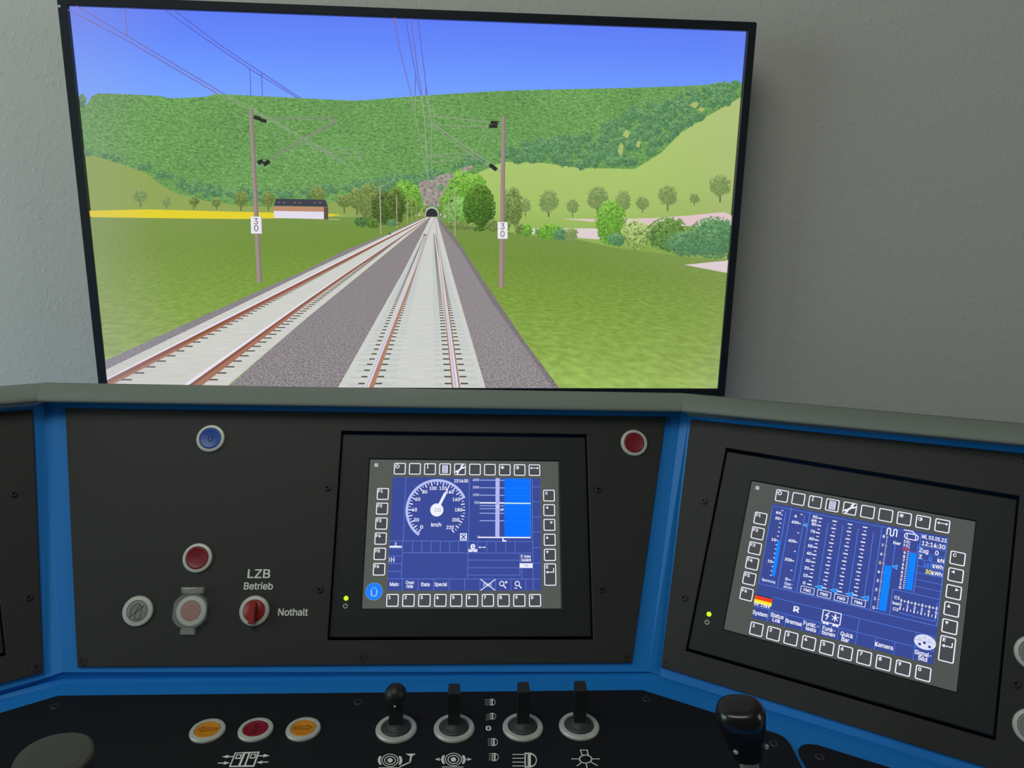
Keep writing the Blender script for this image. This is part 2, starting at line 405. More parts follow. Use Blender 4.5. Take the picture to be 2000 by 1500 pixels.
OL = [(96, 116, 60), (112, 134, 72), (130, 150, 82), (154, 172, 100)]
BG = [(90, 136, 52), (104, 160, 58), (124, 184, 68), (156, 212, 88)]
PG = [(116, 142, 84), (126, 150, 88), (140, 160, 96), (164, 182, 112)]
leafy(159, 183, 212, 16, DG)
# far fields
tp([(120, 298), (163, 302), (182, 304), (230, 318), (285, 338), (312, 360), (340, 376), (400, 392), (470, 402), (560, 405), (680, 392), (690, 384), (640, 384), (700, 380), (820, 400), (840, 440), (120, 440)], (146, 166, 90))
rowsf, colsf = [], []
xs = (900, 985, 1060, 1130, 1240, 1290, 1330, 1380, 1450, 1480); top = (352, 316, 318, 328, 330, 300, 260, 228, 190, 175)
for t, c in ((0, (172, 198, 112)), (.45, (164, 192, 104)), (.75, (148, 178, 90)), (1, (122, 154, 62))):
    rowsf.append([(x, a + (510 - a) * t) for x, a in zip(xs, top)]); colsf.append([mixc(c, (182, 190, 138), max(0, (x - 1250) / 420)) for x in xs])
grid(rowsf, colsf)
# woodland edge along the hill foot
def inpoly(x, y, P):
    r = False
    for i in range(len(P)):
        (x1, y1), (x2, y2) = P[i - 1], P[i]
        if (y1 > y) != (y2 > y) and x < (x2 - x1) * (y - y1) / (y2 - y1) + x1: r = not r
    return r
def wood(P, n, r0, r1, cols, trunks=False):
    xs_, ys_ = [p[0] for p in P], [p[1] for p in P]; pts = []
    while len(pts) < n:
        x, y = random.uniform(min(xs_), max(xs_)), random.uniform(min(ys_), max(ys_))
        if inpoly(x, y, P): pts.append((y, x))
    for y, x in sorted(pts):
        r = random.uniform(r0, r1)
        leafy(x, y - r, y + r, r * 2.1, cols, n=int(r * r * .9), leaf=2.6, trunk=2.5 if trunks and random.random() < .4 else None)
wood([(985, 292), (1060, 268), (1130, 268), (1200, 236), (1270, 200), (1350, 174), (1420, 164), (1446, 164), (1446, 186), (1380, 222), (1330, 252), (1282, 290), (1240, 322), (1180, 324), (1110, 322), (1050, 312), (985, 316)], 210, 6, 10.5, DG, True)
for gx, gy, gw, gh in ((1212, 292, 6, 14), (1223, 262, 8, 9), (1246, 282, 5, 8), (1355, 205, 10, 6), (1369, 214, 8, 5)): tp([(gx - gw, gy + gh * .3), (gx - gw * .1, gy - gh), (gx + gw, gy - gh * .5), (gx + gw * .3, gy + gh)], (170, 188, 112))
wood([(165, 300), (200, 302), (260, 322), (310, 340), (350, 366), (420, 384), (520, 390), (640, 378), (640, 366), (540, 372), (420, 366), (350, 350), (300, 326), (230, 306), (170, 292)], 70, 5, 8, DG)
wood([(600, 372), (700, 356), (820, 340), (880, 330), (930, 300), (1000, 290), (1000, 306), (930, 318), (900, 330), (820, 366), (700, 376), (610, 384)], 80, 6, 9, DG)
# yellow field, pale plots
tp([(120, 412), (176, 411.5), (290, 409), (500, 414.5), (640, 417), (668, 419.5), (640, 423), (536, 426), (460, 428), (120, 423)], (228, 210, 50))
tp([(1096, 427), (1170, 428), (1272, 426), (1344, 421), (1413, 414), (1432, 423), (1432, 440), (1370, 441), (1272, 440), (1176, 435)], (224, 196, 200))
tp([(1008, 445), (1162, 446), (1280, 448), (1280, 470), (1162, 467), (1012, 455)], (222, 208, 208))
# near meadow
xs = (120, 300, 500, 690, 840, 1020, 1130, 1200, 1350, 1480); top = (424, 426, 428, 424, 422, 458, 468, 484, 503, 507)
rowsg, colsg = [], []
for t, c in ((0, (120, 148, 72)), (.15, (116, 146, 62)), (.4, (126, 158, 66)), (.7, (142, 172, 80)), (1, (158, 188, 94))):
    rowsg.append([(x, a + (790 - a) * t) for x, a in zip(xs, top)])
    colsg.append([mixc(c, (150, 165, 105), .45 * max(0, (520 - x) / 400, (x - 1150) / 380) * (1 - .3 * t)) for x in xs])
grid(rowsg, colsg, 2)
tp([(1335, 517), (1424, 508), (1450, 506), (1450, 540), (1421, 533)], (222, 206, 210))
# field trees and bushes
for cx, a, b_, wd, c, tr in ((276, 368, 396, 28, PG, 8), (327, 384, 402, 18, PG, 5), (380, 382, 403, 19, OL, 6), (424, 387, 404, 19, OL, 6), (472, 372, 404, 28, OL, 8), (525, 374, 405, 26, OL, 7),
        (622, 363, 394, 34, OL, 4), (673, 380, 406, 28, OL, 10), (698, 368, 410, 32, OL, 10), (1026, 388, 414, 20, PG, 9), (1071, 372, 415, 38, PG, 9), (1118, 389, 417, 24, PG, 7),
        (1166, 364, 408, 40, PG, 10), (1216, 373, 412, 30, PG, 4), (1254, 384, 409, 26, PG, 7), (1303, 363, 402, 37, PG, 10), (1355, 378, 397, 20, PG, 5), (1405, 342, 383, 42, PG, 12)):
    leafy(cx, a, b_, wd, c, trunk=tr, leaf=3)
for cx, a, b_, wd, c in ((1015, 437, 458, 20, OL), (985, 430, 452, 22, OL), (1029, 438, 463, 22, BG), (1073, 438, 468, 60, BG), (1095, 448, 469, 30, DG), (1115, 446, 471, 26, PG), (1192, 392, 477, 60, BG), (1240, 430, 488, 60, [(110, 140, 70), (160, 185, 100), (186, 206, 130), (200, 216, 150)]),
        (1203, 455, 480, 36, DG), (1305, 425, 490, 84, [(76, 108, 58), (98, 138, 68), (116, 156, 80), (132, 170, 90)]), (1345, 452, 500, 90, DG), (1395, 424, 503, 104, DG)):
    leafy(cx, a, b_, wd, c, leaf=3.4)
# house
tp([(536.5, 402), (540, 388), (636, 390), (642, 404)], (66, 66, 76)); tp([(536, 402.5), (633.5, 404.5), (633.5, 413.5), (536, 412)], (188, 140, 112))
tp([(536, 412), (633.5, 413.5), (633.5, 428), (536.5, 425.5)], (226, 222, 236)); tp([(633.5, 404), (641.8, 405), (641.8, 428), (633.5, 428)], (94, 78, 74))
zh = nz()
for x in (546, 556, 577, 587, 616, 626): tl((x - 2.5, 395.5), (x + 2, 395.5), 1.6, (128, 128, 140), zh)
tl((642, 428.5), (664, 428.8), 1.2, (190, 200, 160), zh)
# trees by the line
for cx, a, b_, wd, c in ((722, 357, 432, 48, OL), (706, 424, 443, 30, [(64, 96, 52), (82, 118, 64), (92, 132, 72), (100, 140, 80)]), (790, 352, 412, 46, BG), (812, 362, 420, 28, BG), (800, 385, 424, 40, [(80, 110, 44), (110, 146, 62), (128, 166, 72), (150, 186, 92)]), (748, 374, 438, 44, [(58, 80, 36), (76, 100, 46), (92, 118, 54), (112, 134, 64)]), (772, 366, 438, 44, [(62, 86, 36), (80, 104, 46), (98, 124, 56), (130, 150, 70)]),
        (729, 430, 446, 26, [(70, 98, 44), (88, 122, 54), (100, 134, 60), (112, 146, 66)]), (765, 428, 442, 20, DG)):
    leafy(cx, a, b_, wd, c, leaf=3.2)
# rock cutting and portal
tp([(817, 366), (819, 356), (836, 351), (848, 352), (846, 347), (878, 337), (886, 339), (884, 346), (895, 340), (897, 330), (922, 322), (924, 328), (900, 345), (888, 372), (860, 390), (858, 403), (828, 402), (826, 390)], (158, 150, 142), 5)
leafy(861, 359, 373, 10, DG); leafy(838, 402, 420, 26, OL); leafy(865, 400, 424, 22, [(90, 112, 52), (120, 140, 70), (140, 160, 84), (160, 176, 100)])
for cx, a, b_, wd, c in ((876, 372, 425, 34, BG), (900, 333, 440, 60, BG), (926, 340, 400, 50, BG), (894, 385, 446, 50, [(92, 140, 60), (116, 170, 78), (136, 190, 96), (160, 210, 120)]), (936, 362, 450, 62, [(54, 88, 34), (70, 108, 40), (88, 128, 48), (112, 152, 62)]), (1000, 366, 440, 42, [(92, 112, 58), (114, 136, 74), (132, 156, 86), (150, 172, 100)]), (962, 428, 453, 24, OL), (890, 432, 449, 40, OL), (920, 436, 450, 30, OL)):
    leafy(cx, a, b_, wd, c, leaf=3.6)
A = lambda r, rx, cy: [(843.5 + rx * math.cos(math.radians(t)), cy - r * math.sin(math.radians(t))) for t in range(0, 181, 12)]
tp([(857, 423)] + A(14, 13.6, 418) + [(830, 423)], (188, 190, 186)); tp([(855, 423)] + A(12, 11.5, 419) + [(832, 423)], (48, 52, 56))
# the line: shoulders, ballast, slabs
tp([(100, 765), (209, 703), (355, 636), (600, 526), (680, 486), (760, 456), (832, 423.5), (844, 423.5), (600, 545), (209, 728), (150, 765)], (128, 122, 128), 3)
tp([(60, 790), (209, 721), (600, 532), (764, 456), (833, 424), (841, 424), (600, 620.5), (440, 757), (400, 790)], (208, 208, 202), 4)
tp([(400, 790), (451, 750), (600, 620.5), (712, 530), (841, 424), (842.5, 424), (788, 530), (662, 753.7), (640, 790)], (130, 124, 127), 3)
tp([(640, 793), (662, 753.7), (788, 530), (841.5, 424), (853, 424), (882, 530), (948, 755.7), (958, 793)], (207, 209, 203), 4)
tp([(958, 793), (948, 755.7), (882, 530), (853, 424), (856, 425), (889, 463), (925, 518), (1025, 667), (1092, 757), (1120, 793)], (134, 128, 130), 3)
tp([(862, 440), (900, 490), (960, 590), (1040, 700), (1078, 757), (1100, 793), (1120, 793), (1092, 757), (1025, 667), (925, 518), (889, 463), (856, 425)], (116, 110, 112), 3)
# clips beside the rails
zc = nz(); zs = nz()
n = -3
while True:
    y = 424 + 1 / (.003086 + .000134 * n); n += 1
    k = (y - 424) / 324
    if k < .10: break
    if y > 790: continue
    th = max(.45, 3.4 * k); dk = mixc((82, 78, 74), (150, 150, 146), max(0, min(1, (.42 - k) * 3)))
    def xr(a, b_): return a + (b_ - a) * (k)
    for x0, x1 in ((700.5, 713), (730, 747), (868.5, 884), (899.5, 914)): tl((xr(844, x0), y), (xr(844, x1), y), th, dk, zc)
    for x0, x1 in ((680, 699), (748, 770), (848, 866), (916, 936)): tl((xr(844, x0), y + 2 * k), (xr(844, x1), y + 2 * k), th * 1.9, (196, 200, 200), zs)
    y2 = 424 + 1 / (.00316 + .000136 * (n - 3)); k2 = (y2 - 424) / 316.4
    if y2 < 780 and k2 > .12:
        t2 = max(.4, 3.2 * k2); l = lambda x: 836 + (x - 836) * k2
        for x0, x1 in ((234, 260), (404, 427)): tl((l(x0), y2), (l(x1), y2), t2, dk, zc)
# rails
def quad(a, b_, c, d, col, z): tp([a, b_, c, d], col, 7, z)
z1, z2, z3 = nz(), nz(), nz()
# left track, two rails: brown web and bright head
quad((160, 762), (838, 424), (839, 424.6), (192, 766), (168, 118, 98), z1); quad((160, 762), (838, 424), (838.6, 424.3), (180, 766), (140, 88, 70), z2)
tp([(180, 752.5), (600, 541), (774, 454), (835, 424), (836.5, 424), (774, 455.2), (600, 543.6), (180, 757)], (232, 228, 244), 7, z3)
tp([(345, 764), (600, 585.6), (686, 527), (840, 424), (841, 424.5), (686, 532.5), (600, 594.5), (380, 764)], (166, 116, 96), 7, z1)
tp([(345, 764), (600, 585.6), (686, 527), (840, 424), (840.5, 424.3), (686, 530.5), (600, 590.5), (362, 764)], (138, 88, 70), 7, z2)
tp([(338, 766), (600, 583), (686, 525.5), (838, 424), (839.5, 424), (686, 527.3), (600, 586.3), (352, 764)], (232, 228, 242), 7, z3)
# near track
tp([(715, 766), (719, 754), (809, 530), (847.5, 424), (848.5, 424), (811.5, 530), (731, 754), (727, 766)], (176, 128, 104), 7, z1)
tp([(709, 766), (713, 754), (806.5, 530), (846.6, 424), (848, 424), (809.2, 530), (721.5, 754), (718, 766)], (218, 216, 228), 7, z2)
tp([(711.5, 766), (715, 754), (807.2, 530), (846.8, 424), (847.4, 424), (808, 530), (718, 754), (715, 766)], (188, 186, 204), 7, z3)
tp([(882.6, 766), (882.6, 756), (861, 530), (848.6, 424), (850.6, 424), (866, 530), (899, 756), (900, 766)], (170, 122, 98), 7, z1)
tp([(885.6, 766), (885.6, 756), (861.8, 530), (849, 424), (850.2, 424), (864.6, 530), (896, 756), (897, 766)], (222, 220, 232), 7, z2)
tp([(888, 766), (888, 756), (862.6, 530), (849.3, 424), (849.8, 424), (863.4, 530), (892, 756), (893, 766)], (190, 188, 206), 7, z3)
zb = nz()
tl((759, 456.5), (764, 456.5), 2.2, (40, 40, 40), zb); tl((827, 459.5), (831.5, 458), 3, (110, 105, 100), zb)
for x, y in ((819, 419), (860.5, 419.5)): tl((x - 1.2, y), (x + 1.2, y), 2.6, (240, 240, 225), zb)
tl((868.5, 419.5), (868.5, 425), 3, (232, 232, 228), zb)
# overhead wires
zw, zw2 = nz(), nz()
VW, GW = (108, 96, 176), (136, 158, 128)
def poly_line(P, wpx, col, z):
    for a, b_ in zip(P, P[1:]): tl(a, b_, wpx, col, z)
poly_line([(133, 19), (250, 80), (340, 133), (425, 183)], 1.7, (122, 98, 160), zw); poly_line([(150, 12), (252, 72), (350, 131), (441, 185)], 1.6, (118, 96, 160), zw)
tl((246, 12), (251, 72), 1.6, (122, 98, 168), zw)
poly_line([(316, 15), (400, 75), (490, 136), (582, 192)], 1.4, (92, 82, 176), zw); poly_line([(334, 15), (430, 88), (512, 143), (588, 192)], 1.4, (92, 82, 176), zw)
tl((489.3, 136), (491.5, 187), 1.4, (96, 88, 170), zw); tl((512, 144), (514, 188), 1.4, (96, 88, 170), zw)
for P in ([(425, 183), (492, 215), (560, 254), (672, 320)], [(441, 185), (492, 211), (560, 250), (655, 305)]): poly_line(P, 1.5, (146, 166, 138), zw)
for P in ([(588, 192), (625, 220), (660, 245), (712, 300)],): poly_line(P, .9, (132, 158, 122), zw)
poly_line([(769, 35), (782, 102), (804, 188)], 1.6, (120, 106, 178), zw); poly_line([(771, 35), (774, 50)], 3, (140, 120, 150), zw)
poly_line([(792, 37), (812, 145), (822, 187)], 1.4, (100, 88, 180), zw); poly_line([(803, 37), (816, 140), (825, 187)], 1.9, (122, 108, 176), zw)
poly_line([(816.5, 38), (834.5, 187)], 1.5, (104, 92, 180), zw); tl((812, 143), (811, 187), 1.3, (92, 84, 176), zw); tl((832, 170), (832, 187), 1.3, (92, 84, 176), zw)
for P in ([(804, 188), (818, 260), (836, 347)], [(811, 187), (812, 218)], [(822, 187), (830, 232), (832, 300), (837, 350)], [(825, 187), (830, 240), (834, 300)], [(832, 187), (842, 232), (844, 345)], [(834.5, 187), (842, 225)]): poly_line(P, 1.2, (150, 168, 142), zw)
# left and right masts with their brackets
AR = (132, 138, 124)
for P, wd in (([(522, 229), (600, 231.5), (650, 229.5)], 1.6), ([(524, 235), (600, 231.8), (658, 234)], 1.4), ([(526, 312), (592, 271), (658, 235)], 2.6), ([(533, 314), (596, 274), (664, 237)], 1.3), ([(534, 260), (554, 287)], .9),
        ([(562, 292), (702, 300)], 1.2), ([(590, 282), (702, 296)], 1), ([(662, 309), (710, 306)], 1.2), ([(630, 287), (690, 292)], .9), ([(592, 272), (672, 318)], 1.6), ([(700, 296), (710, 309)], 2)):
    poly_line(P, wd, AR if wd > 1.2 else (140, 160, 132), zw2)
for P, wd in (([(833, 226.5), (900, 233), (957, 239.5)], 1.7), ([(835, 245), (957, 247.5)], 1.5), ([(840, 238), (905, 284), (958, 320)], 2.2), ([(842, 245), (900, 288), (955, 325)], 1.5), ([(950, 250), (928, 297)], 1), ([(940, 296), (952, 256)], .8),
        ([(831, 304), (932, 311)], 1.3), ([(845, 318.5), (891, 311.5)], 1.2), ([(834, 306), (880, 298), (925, 302)], 1)):
    poly_line(P, wd, (150, 158, 136), zw2)
zi = nz()
for a, b_, wd in (((497, 229), (511, 233.5), 7.5), ((510, 235), (522, 238), 6.5), ((505, 319), (515, 314), 8), ((516, 322), (528, 315), 8), ((958, 240), (974, 240.5), 6.5), ((955, 247), (971, 247), 6.5), ((956, 322), (970, 332), 8)): tl(a, b_, wd, (44, 46, 44), zi)
tl((494, 323), (512, 324), 2, (130, 150, 150), zi); tl((971, 240), (981, 243), 2, (150, 150, 150), zi); tl((968, 334), (980, 334), 2.5, (160, 160, 165), zi)
quad((487.8, 215), (495.5, 215), (513.6, 551), (503.2, 551), (158, 142, 136), nz()); quad((492.6, 215), (495.5, 215), (513.6, 551), (509.8, 551), (136, 120, 116), nz())
quad((979.6, 228), (987, 228), (984.6, 560), (974, 560), (160, 140, 134), nz()); quad((984.4, 228), (987, 228), (984.6, 560), (981, 560), (140, 122, 116), nz())
tp([(491, 423), (511.6, 423), (513.4, 424.5), (514, 456), (512.7, 456.5), (491.8, 456)], (150, 146, 150), 7); tp([(491, 423), (511.4, 423), (512.5, 456), (491.8, 456)], (232, 230, 238), 7)
tp([(971.5, 433.7), (991, 433.7), (991, 466), (971.8, 466)], (234, 232, 240), 7)
zt = nz()
for x, y, ch in ((501.2, 432, '3'), (501.9, 445.5, '0'), (981.2, 442, '3'), (981.2, 456.5, '0')): put_text(pic, ch, T(x, y), .0088, z=zt, mi=7, col=lin((46, 44, 50)), bold=.0)
# smaller masts in the distance
zm = nz()
for a, b_, wd in (((742.5, 362), (744.5, 457), 2.6), ((774.5, 380), (776, 445), 2.0), ((795, 390), (795.8, 437), 1.6), ((804.5, 395), (805, 433), 1.3), ((813.5, 402), (814, 430), 1), ((888.2, 366), (888.6, 461), 2.6), ((875.8, 382), (876, 430), 1.6), ((868, 395), (868, 424), 1.4), ((865, 398), (865, 432), 1)): tl(a, b_, wd, (168, 158, 142), zm)
for x, y in ((882, 368), (882, 392), (748, 388)): tl((x - 2, y), (x + 3, y - 1), 2.6, (50, 54, 46), zm)
poly_line([(744, 364), (760, 372)], .9, (120, 130, 110), zm); poly_line([(750, 388), (770, 374)], 1.1, (120, 130, 110), zm); poly_line([(734, 355), (790, 372)], .8, (130, 140, 118), zm)
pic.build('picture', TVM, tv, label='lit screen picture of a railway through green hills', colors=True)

# ------------------------------------------------------------------ driver's desk
desk = thing('control_desk', 'blue angled train driver desk with a grey moulding along its top edge', 'desk', Matrix())
OFF = -.0042
def extend(Fm, x, y, off=OFF): return Fm.w(x, y, off)
top = [extend(PL, -.42, .171), PM.wat(86, 784, OFF), PM.wat(1331, 801, OFF), extend(PR, .42, .196)]
bot = [extend(PL, -.42, -.166), PM.wat(121, 1313, OFF), PM.wat(1266, 1312, OFF), extend(PR, .42, -.166)]
cre = [None, DK.wat(125, 1336), DK.wat(1256, 1325), None]
cr_r = DK.wat(1500, 1399); cr_l = DK.wat(0, 1366)
cre[3] = cre[2] + (cr_r - cre[2]).normalized() * .74; cre[0] = cre[1] + (cr_l - cre[1]).normalized() * .74
back = [p + d for p, d in zip(top, (Vector((-.02, .05, .002)), Vector((0, .022, .002)), Vector((0, .022, .002)), Vector((.02, .05, .002))))]
body = MB()
def strip(A_, B_, smooth=False):
    n_ = len(A_); body.add(list(A_) + list(B_), [(i, i + 1, n_ + i + 1, n_ + i) for i in range(n_ - 1)], smooth=smooth)
def facet(Fm, quad_, hole=None):
    """flat face with an opening for what is mounted behind the plate"""
    P = [((q - Fm.o).dot(Fm.ex), (q - Fm.o).dot(Fm.ey)) for q in quad_]
    mb = MB(); mb.poly(P, OFF, holes=[hole] if hole else [])
    body.add([Fm.w(*v) for v in mb.v], mb.f)
mw, mh = .1555, .1250
hole = [(-mw, -mh), (mw, -mh), (mw, mh), (-mw, mh)]
def q_on(Fm, p): d = (p - Fm.o).dot(Fm.n) - OFF; return p - Fm.n * d
facet(PM, [bot[1], bot[2], top[2], top[1]], hole)
edgeL_t, edgeL_b = PL.wat(70, 793, OFF), PL.wat(87, 1325, OFF)
edgeR_t, edgeR_b = PR.wat(1346, 812, OFF), PR.wat(1289, 1321, OFF)
facet(PL, [bot[0], edgeL_b, edgeL_t, top[0]], [(-.1555, -.125), (.148, -.125), (.148, .125), (-.1555, .125)])
facet(PR, [edgeR_b, bot[3], top[3], edgeR_t], hole)
body.add([edgeL_b, bot[1], top[1], edgeL_t], [(0, 1, 2), (0, 2, 3)]); body.add([bot[2], edgeR_b, edgeR_t, top[2]], [(0, 1, 2), (0, 2, 3)])
# outline with the transition points
topA = [top[0], edgeL_t, top[1], top[2], edgeR_t, top[3]]; botA = [bot[0], edgeL_b, bot[1], bot[2], edgeR_b, bot[3]]
crm = lambda a, b_, t: a + (b_ - a) * t
cre6 = [cre[0], crm(cre[1], cre[0], .055), cre[1], cre[2], crm(cre[2], cre[3], .05), cre[3]]
# lower lip: rounds in under the face, then down to the shelf
prev = botA
for t, inset in ((.30, .0050), (.8, .0075), (1, 0)):
    cur = []
    for bp_, cp in zip(botA, cre6):
        q = bp_ + (cp - bp_) * t; out = Vector((bp_.x, bp_.y + .6, 0)); q = q + Vector((0, inset, 0)); cur.append(q)
    strip(cur, prev, True); prev = cur
backA = [top[0] + Vector((-.03, .05, .002)), edgeL_t + Vector((0, .024, .002)), back[1], back[2], edgeR_t + Vector((0, .024, .002)), top[3] + Vector((.03, .05, .002))]
strip(topA, backA)
floorback = [Vector((p.x * 1.0, p.y + (.02), 0)) for p in backA]; strip(backA, floorback)
# shelf and knee skirt
front = [Vector((-1.22, -.98, ZD)), Vector((-.62, -.80, ZD)), Vector((-.40, -.74, ZD)), Vector((.34, -.74, ZD)), Vector((.56, -.80, ZD)), Vector((1.16, -.98, ZD))]
strip(front, cre6)
lowf = [Vector((p.x, p.y + .02, ZD - .05)) for p in front]; strip(lowf, front)
foot = [Vector((p.x, p.y + .25, 0)) for p in front]; strip(foot, lowf)
body.add([top[0], backA[0], floorback[0], foot[0], lowf[0], front[0], cre6[0], bot[0]], [(0, 1, 2, 3, 4, 5, 6, 7)])
body.add([top[3], backA[5], floorback[5], foot[5], lowf[5], front[5], cre6[5], bot[3]], [(7, 6, 5, 4, 3, 2, 1, 0)])
body.build('desk_body', MT['blue'], desk, label='blue lacquered desk body')
# grey moulding: rounded board along the top edge
Q = [extend(PL, -.42, .1738), PM.wat(85, 783, 0), PM.wat(1331, 802, 0), PR.w(.42, .1955, 0)]
ml = MB(); sec = []
for k in range(9):
    t = k / 8; a = math.radians(90 * t); sec.append((-.020 + .0445 * math.sin(a) ** 1.0, .0074 + .0112 * math.cos(a)))
sec += [(.0245, .0060), (.0232, .0044), (.0205, .0036), (-.018, .0036), (-.0225, .0060), (-.0225, .0160)]
rings = []
for i in range(4):
    ds = []
    if i > 0: ds.append((Q[i] - Q[i - 1]).normalized())
    if i < 3: ds.append((Q[i + 1] - Q[i]).normalized())
    ns = [Vector((d.y, -d.x, 0)).normalized() for d in ds]; nn = sum(ns, Vector()).normalized(); k = 1 / nn.dot(ns[0])
    rings.append([Q[i] + nn * a * k + Vector((0, 0, zz)) for a, zz in sec])
ns_ = len(sec)
for i in range(3):
    ml.add(rings[i] + rings[i + 1], [(j, ns_ + j, ns_ + (j + 1) % ns_, (j + 1) % ns_) for j in range(ns_)], smooth=True)
ml.add(rings[0], [tuple(range(ns_))]); ml.add(rings[3], [tuple(range(ns_))[::-1]])
ml.build('top_moulding', MT['rail'], desk, label='grey rounded moulding running along the top edge')

# ------------------------------------------------------------------ screws, buttons
def screw(parent, x, y, z=0, r=.0042, cs=False, name='screw'):
    s_ = MB(); h = .0012 if cs else .0026
    if cs: s_.lathe([(r, 0), (r, .0004), (r * .9, .0009), (r * .55, .0009), (r * .5, .0002), (0, .0002)], (x, y, z), 20, smooth=False)
    else: s_.lathe([(r, 0), (r, h - .0005), (r * .85, h), (r * .5, h), (r * .46, .0004), (0, .0004)], (x, y, z), 20, smooth=False)
    s_.disc((x, y), r * .44, z + (.00025 if cs else .00045), 1, n=6)
    return s_.build(name, [MT['screw'], MT['socket']], parent)
RI = .0171
def ring(mb, x, y, R=RI, r=.0131, h=.0032):
    mb.lathe([(R, 0), (R, h * .5)], (x, y, 0), 56); mb.lathe([(R, h * .5), (R - .0007, h * .86)], (x, y, 0), 56); mb.lathe([(R - .0007, h * .86), (r + .0004, h)], (x, y, 0), 56); mb.lathe([(r + .0004, h), (r, h * .9), (r, .0003)], (x, y, 0), 56)
def button(parent, x, y, cap, label, mark=None, R=RI, r=.0131, name='push_button', dish=True):
    b_ = MB(); ring(b_, x, y, R, r); o = b_.build(name, MT['alu'], parent, label=label)
    c = MB(); rr = r - .0002
    pr = [(rr, .0004), (rr, .0024), (rr - .0009, .0031)] + ([(rr * .86, .0029), (rr * .5, .0023), (0, .0021)] if dish else [(rr * .8, .0032), (0, .0032)])
    c.lathe(pr, (x, y, 0), 48); c.build('button_cap', MT[cap], o)
    if mark:
        mk = MB(); mt = mark(mk, x, y, .0034); mk.build('button_symbol', MT[mt or 'mark'], o)
    return o

def plate(name, label, Fm, pts, hole_=None):
    t = thing(name, label, 'panel', Fm.mat, 'black instrument panels across the desk'); mb = MB(); mb.prism(pts, -.004, 0, ch=.0006, holes=[hole_] if hole_ else [])
    mb.build('panel_plate', MT['plate'], t); return t

# middle instrument panel
A4 = [PM.at(*p) for p in ((127, 797), (1300, 814), (1234, 1295), (150.5, 1303))]
mhole = [(-.155, -.1243), (.155, -.1243), (.155, .1243), (-.155, .1243)]
pm = plate('instrument_panel', 'wide middle black instrument panel with LZB key switch lettering and lit display', PM, A4, mhole)
for u, v, cs in ((639, 953, 0), (1168, 956, 0), (624, 1152, 0), (1175, 1151, 0), (708, 1286, 1), (1224, 1284, 1), (160, 1292, 1)):
    x, y = PM.at(u, v, 0); screw(pm, x, y, 0, .0036 if not cs else .0050, bool(cs))
def m_ue(mb, x, y, z):
    put_text(mb, 'Ü', (x, y - .0006), .0066, z=z - .0006, bold=-.01); return 'mark_blue'
button(pm, *PM.at(412, 857), 'blueb', 'blue push button with embossed letter in a silver ring, top left', m_ue)
button(pm, *PM.at(1238, 865.5), 'red', 'red push button in a silver ring, top right corner of the middle panel')
button(pm, *PM.at(386.5, 1090), 'red', 'red push button in a silver ring, above the covered button')
def m_bottle(mb, x, y, z):
    s_ = .000125
    def P(a, b_): return (x + a * s_, y + b_ * s_)
    mb.path([P(-16, -70), P(30, -72), P(40, 20), P(18, 55), P(-6, 20), P(-16, -70)], .0006, z)
    mb.path([P(18, 55), P(0, 66), P(-30, 50), P(-50, 20), P(-60, -28)], .0006, z)
    mb.path([P(-62, -52), P(52, 44)], .0009, z + .0001); return 'mark'
button(pm, *PM.at(270, 1193.5), 'greyb', 'grey push button with struck-out bottle symbol in a silver ring', m_bottle, r=.0118, dish=False)
# covered button
x, y = PM.at(374.5, 1193)
cb = button(pm, x, y, 'pink', 'faded red button under a clear hinged cover', R=.0171, r=.0113, name='covered_button', dish=False)
cv = MB()
oct_ = []
for i in range(40):
    a = 2 * math.pi * i / 40; rx, ry = .0205, .0205
    px, py = rx * math.cos(a), ry * math.sin(a); px = max(-.0187, min(.0187, px)); oct_.append((x + px, y + py))
inn = [(x + (px - x) * .93, y + (py - y) * .93) for px, py in oct_]
cv.prism(oct_, .0002, .0075, ch=.0006, holes=[inn], cap0=False); cv.poly(inn, .0070)
cv.box(x - .0118, x + .0118, y + .0190, y + .0262, .0002, .0085, ch=.0008); cv.box(x - .0085, x + .0070, y - .0262, y - .0195, .0002, .0060, ch=.0008)
cv.build('hinged_cover', MT['clear'], cb, label='clear plastic cover with hinge and tab')
hg = MB()
hg.tube([(x - .0122, y + .0245, .0078), (x + .0122, y + .0245, .0078)], .0010); hg.build('hinge_pin', MT['steel'], cb)
# rotary switch
x, y = PM.at(497.5, 1193)
rb = MB(); ring(rb, x, y, r=.0124); ro = rb.build('rotary_switch', MT['alu'], pm, label='red rotary switch in a silver ring, turned to bottom')
kb = MB(); kb.lathe([(.0122, .0004), (.0122, .0034), (.0114, .0042), (0, .0042)], (x, y, 0), 48)
kb.prism([(x - .0030, y - .0146), (x + .0030, y - .0146), (x + .0034, y + .0085), (x + .0018, y + .0108), (x - .0018, y + .0108), (x - .0034, y + .0085)], .0040, .0140, ch=.0012)
kb.build('knob', MT['knobred'], ro)
for txt, u, v, wpx, h_ in (('LZB', 506, 1120.5, 43, 17), ('Betrieb', 505, 1144.5, 56, 13.5), ('Nothalt', 572.5, 1195.5, 57.5, 13.5)):
    mb = MB(); a, b_ = PM.at(u - wpx / 2, v), PM.at(u + wpx / 2, v); c_, d_ = PM.at(u, v - h_ / 2), PM.at(u, v + h_ / 2)
    put_text(mb, txt, PM.at(u, v), math.dist(c_, d_) * .98, wd=math.dist(a, b_), z=.00012, bold=.026, lift=4e-5)
    mb.build('lettering', MT['print'], pm, label='white printed word ' + txt)

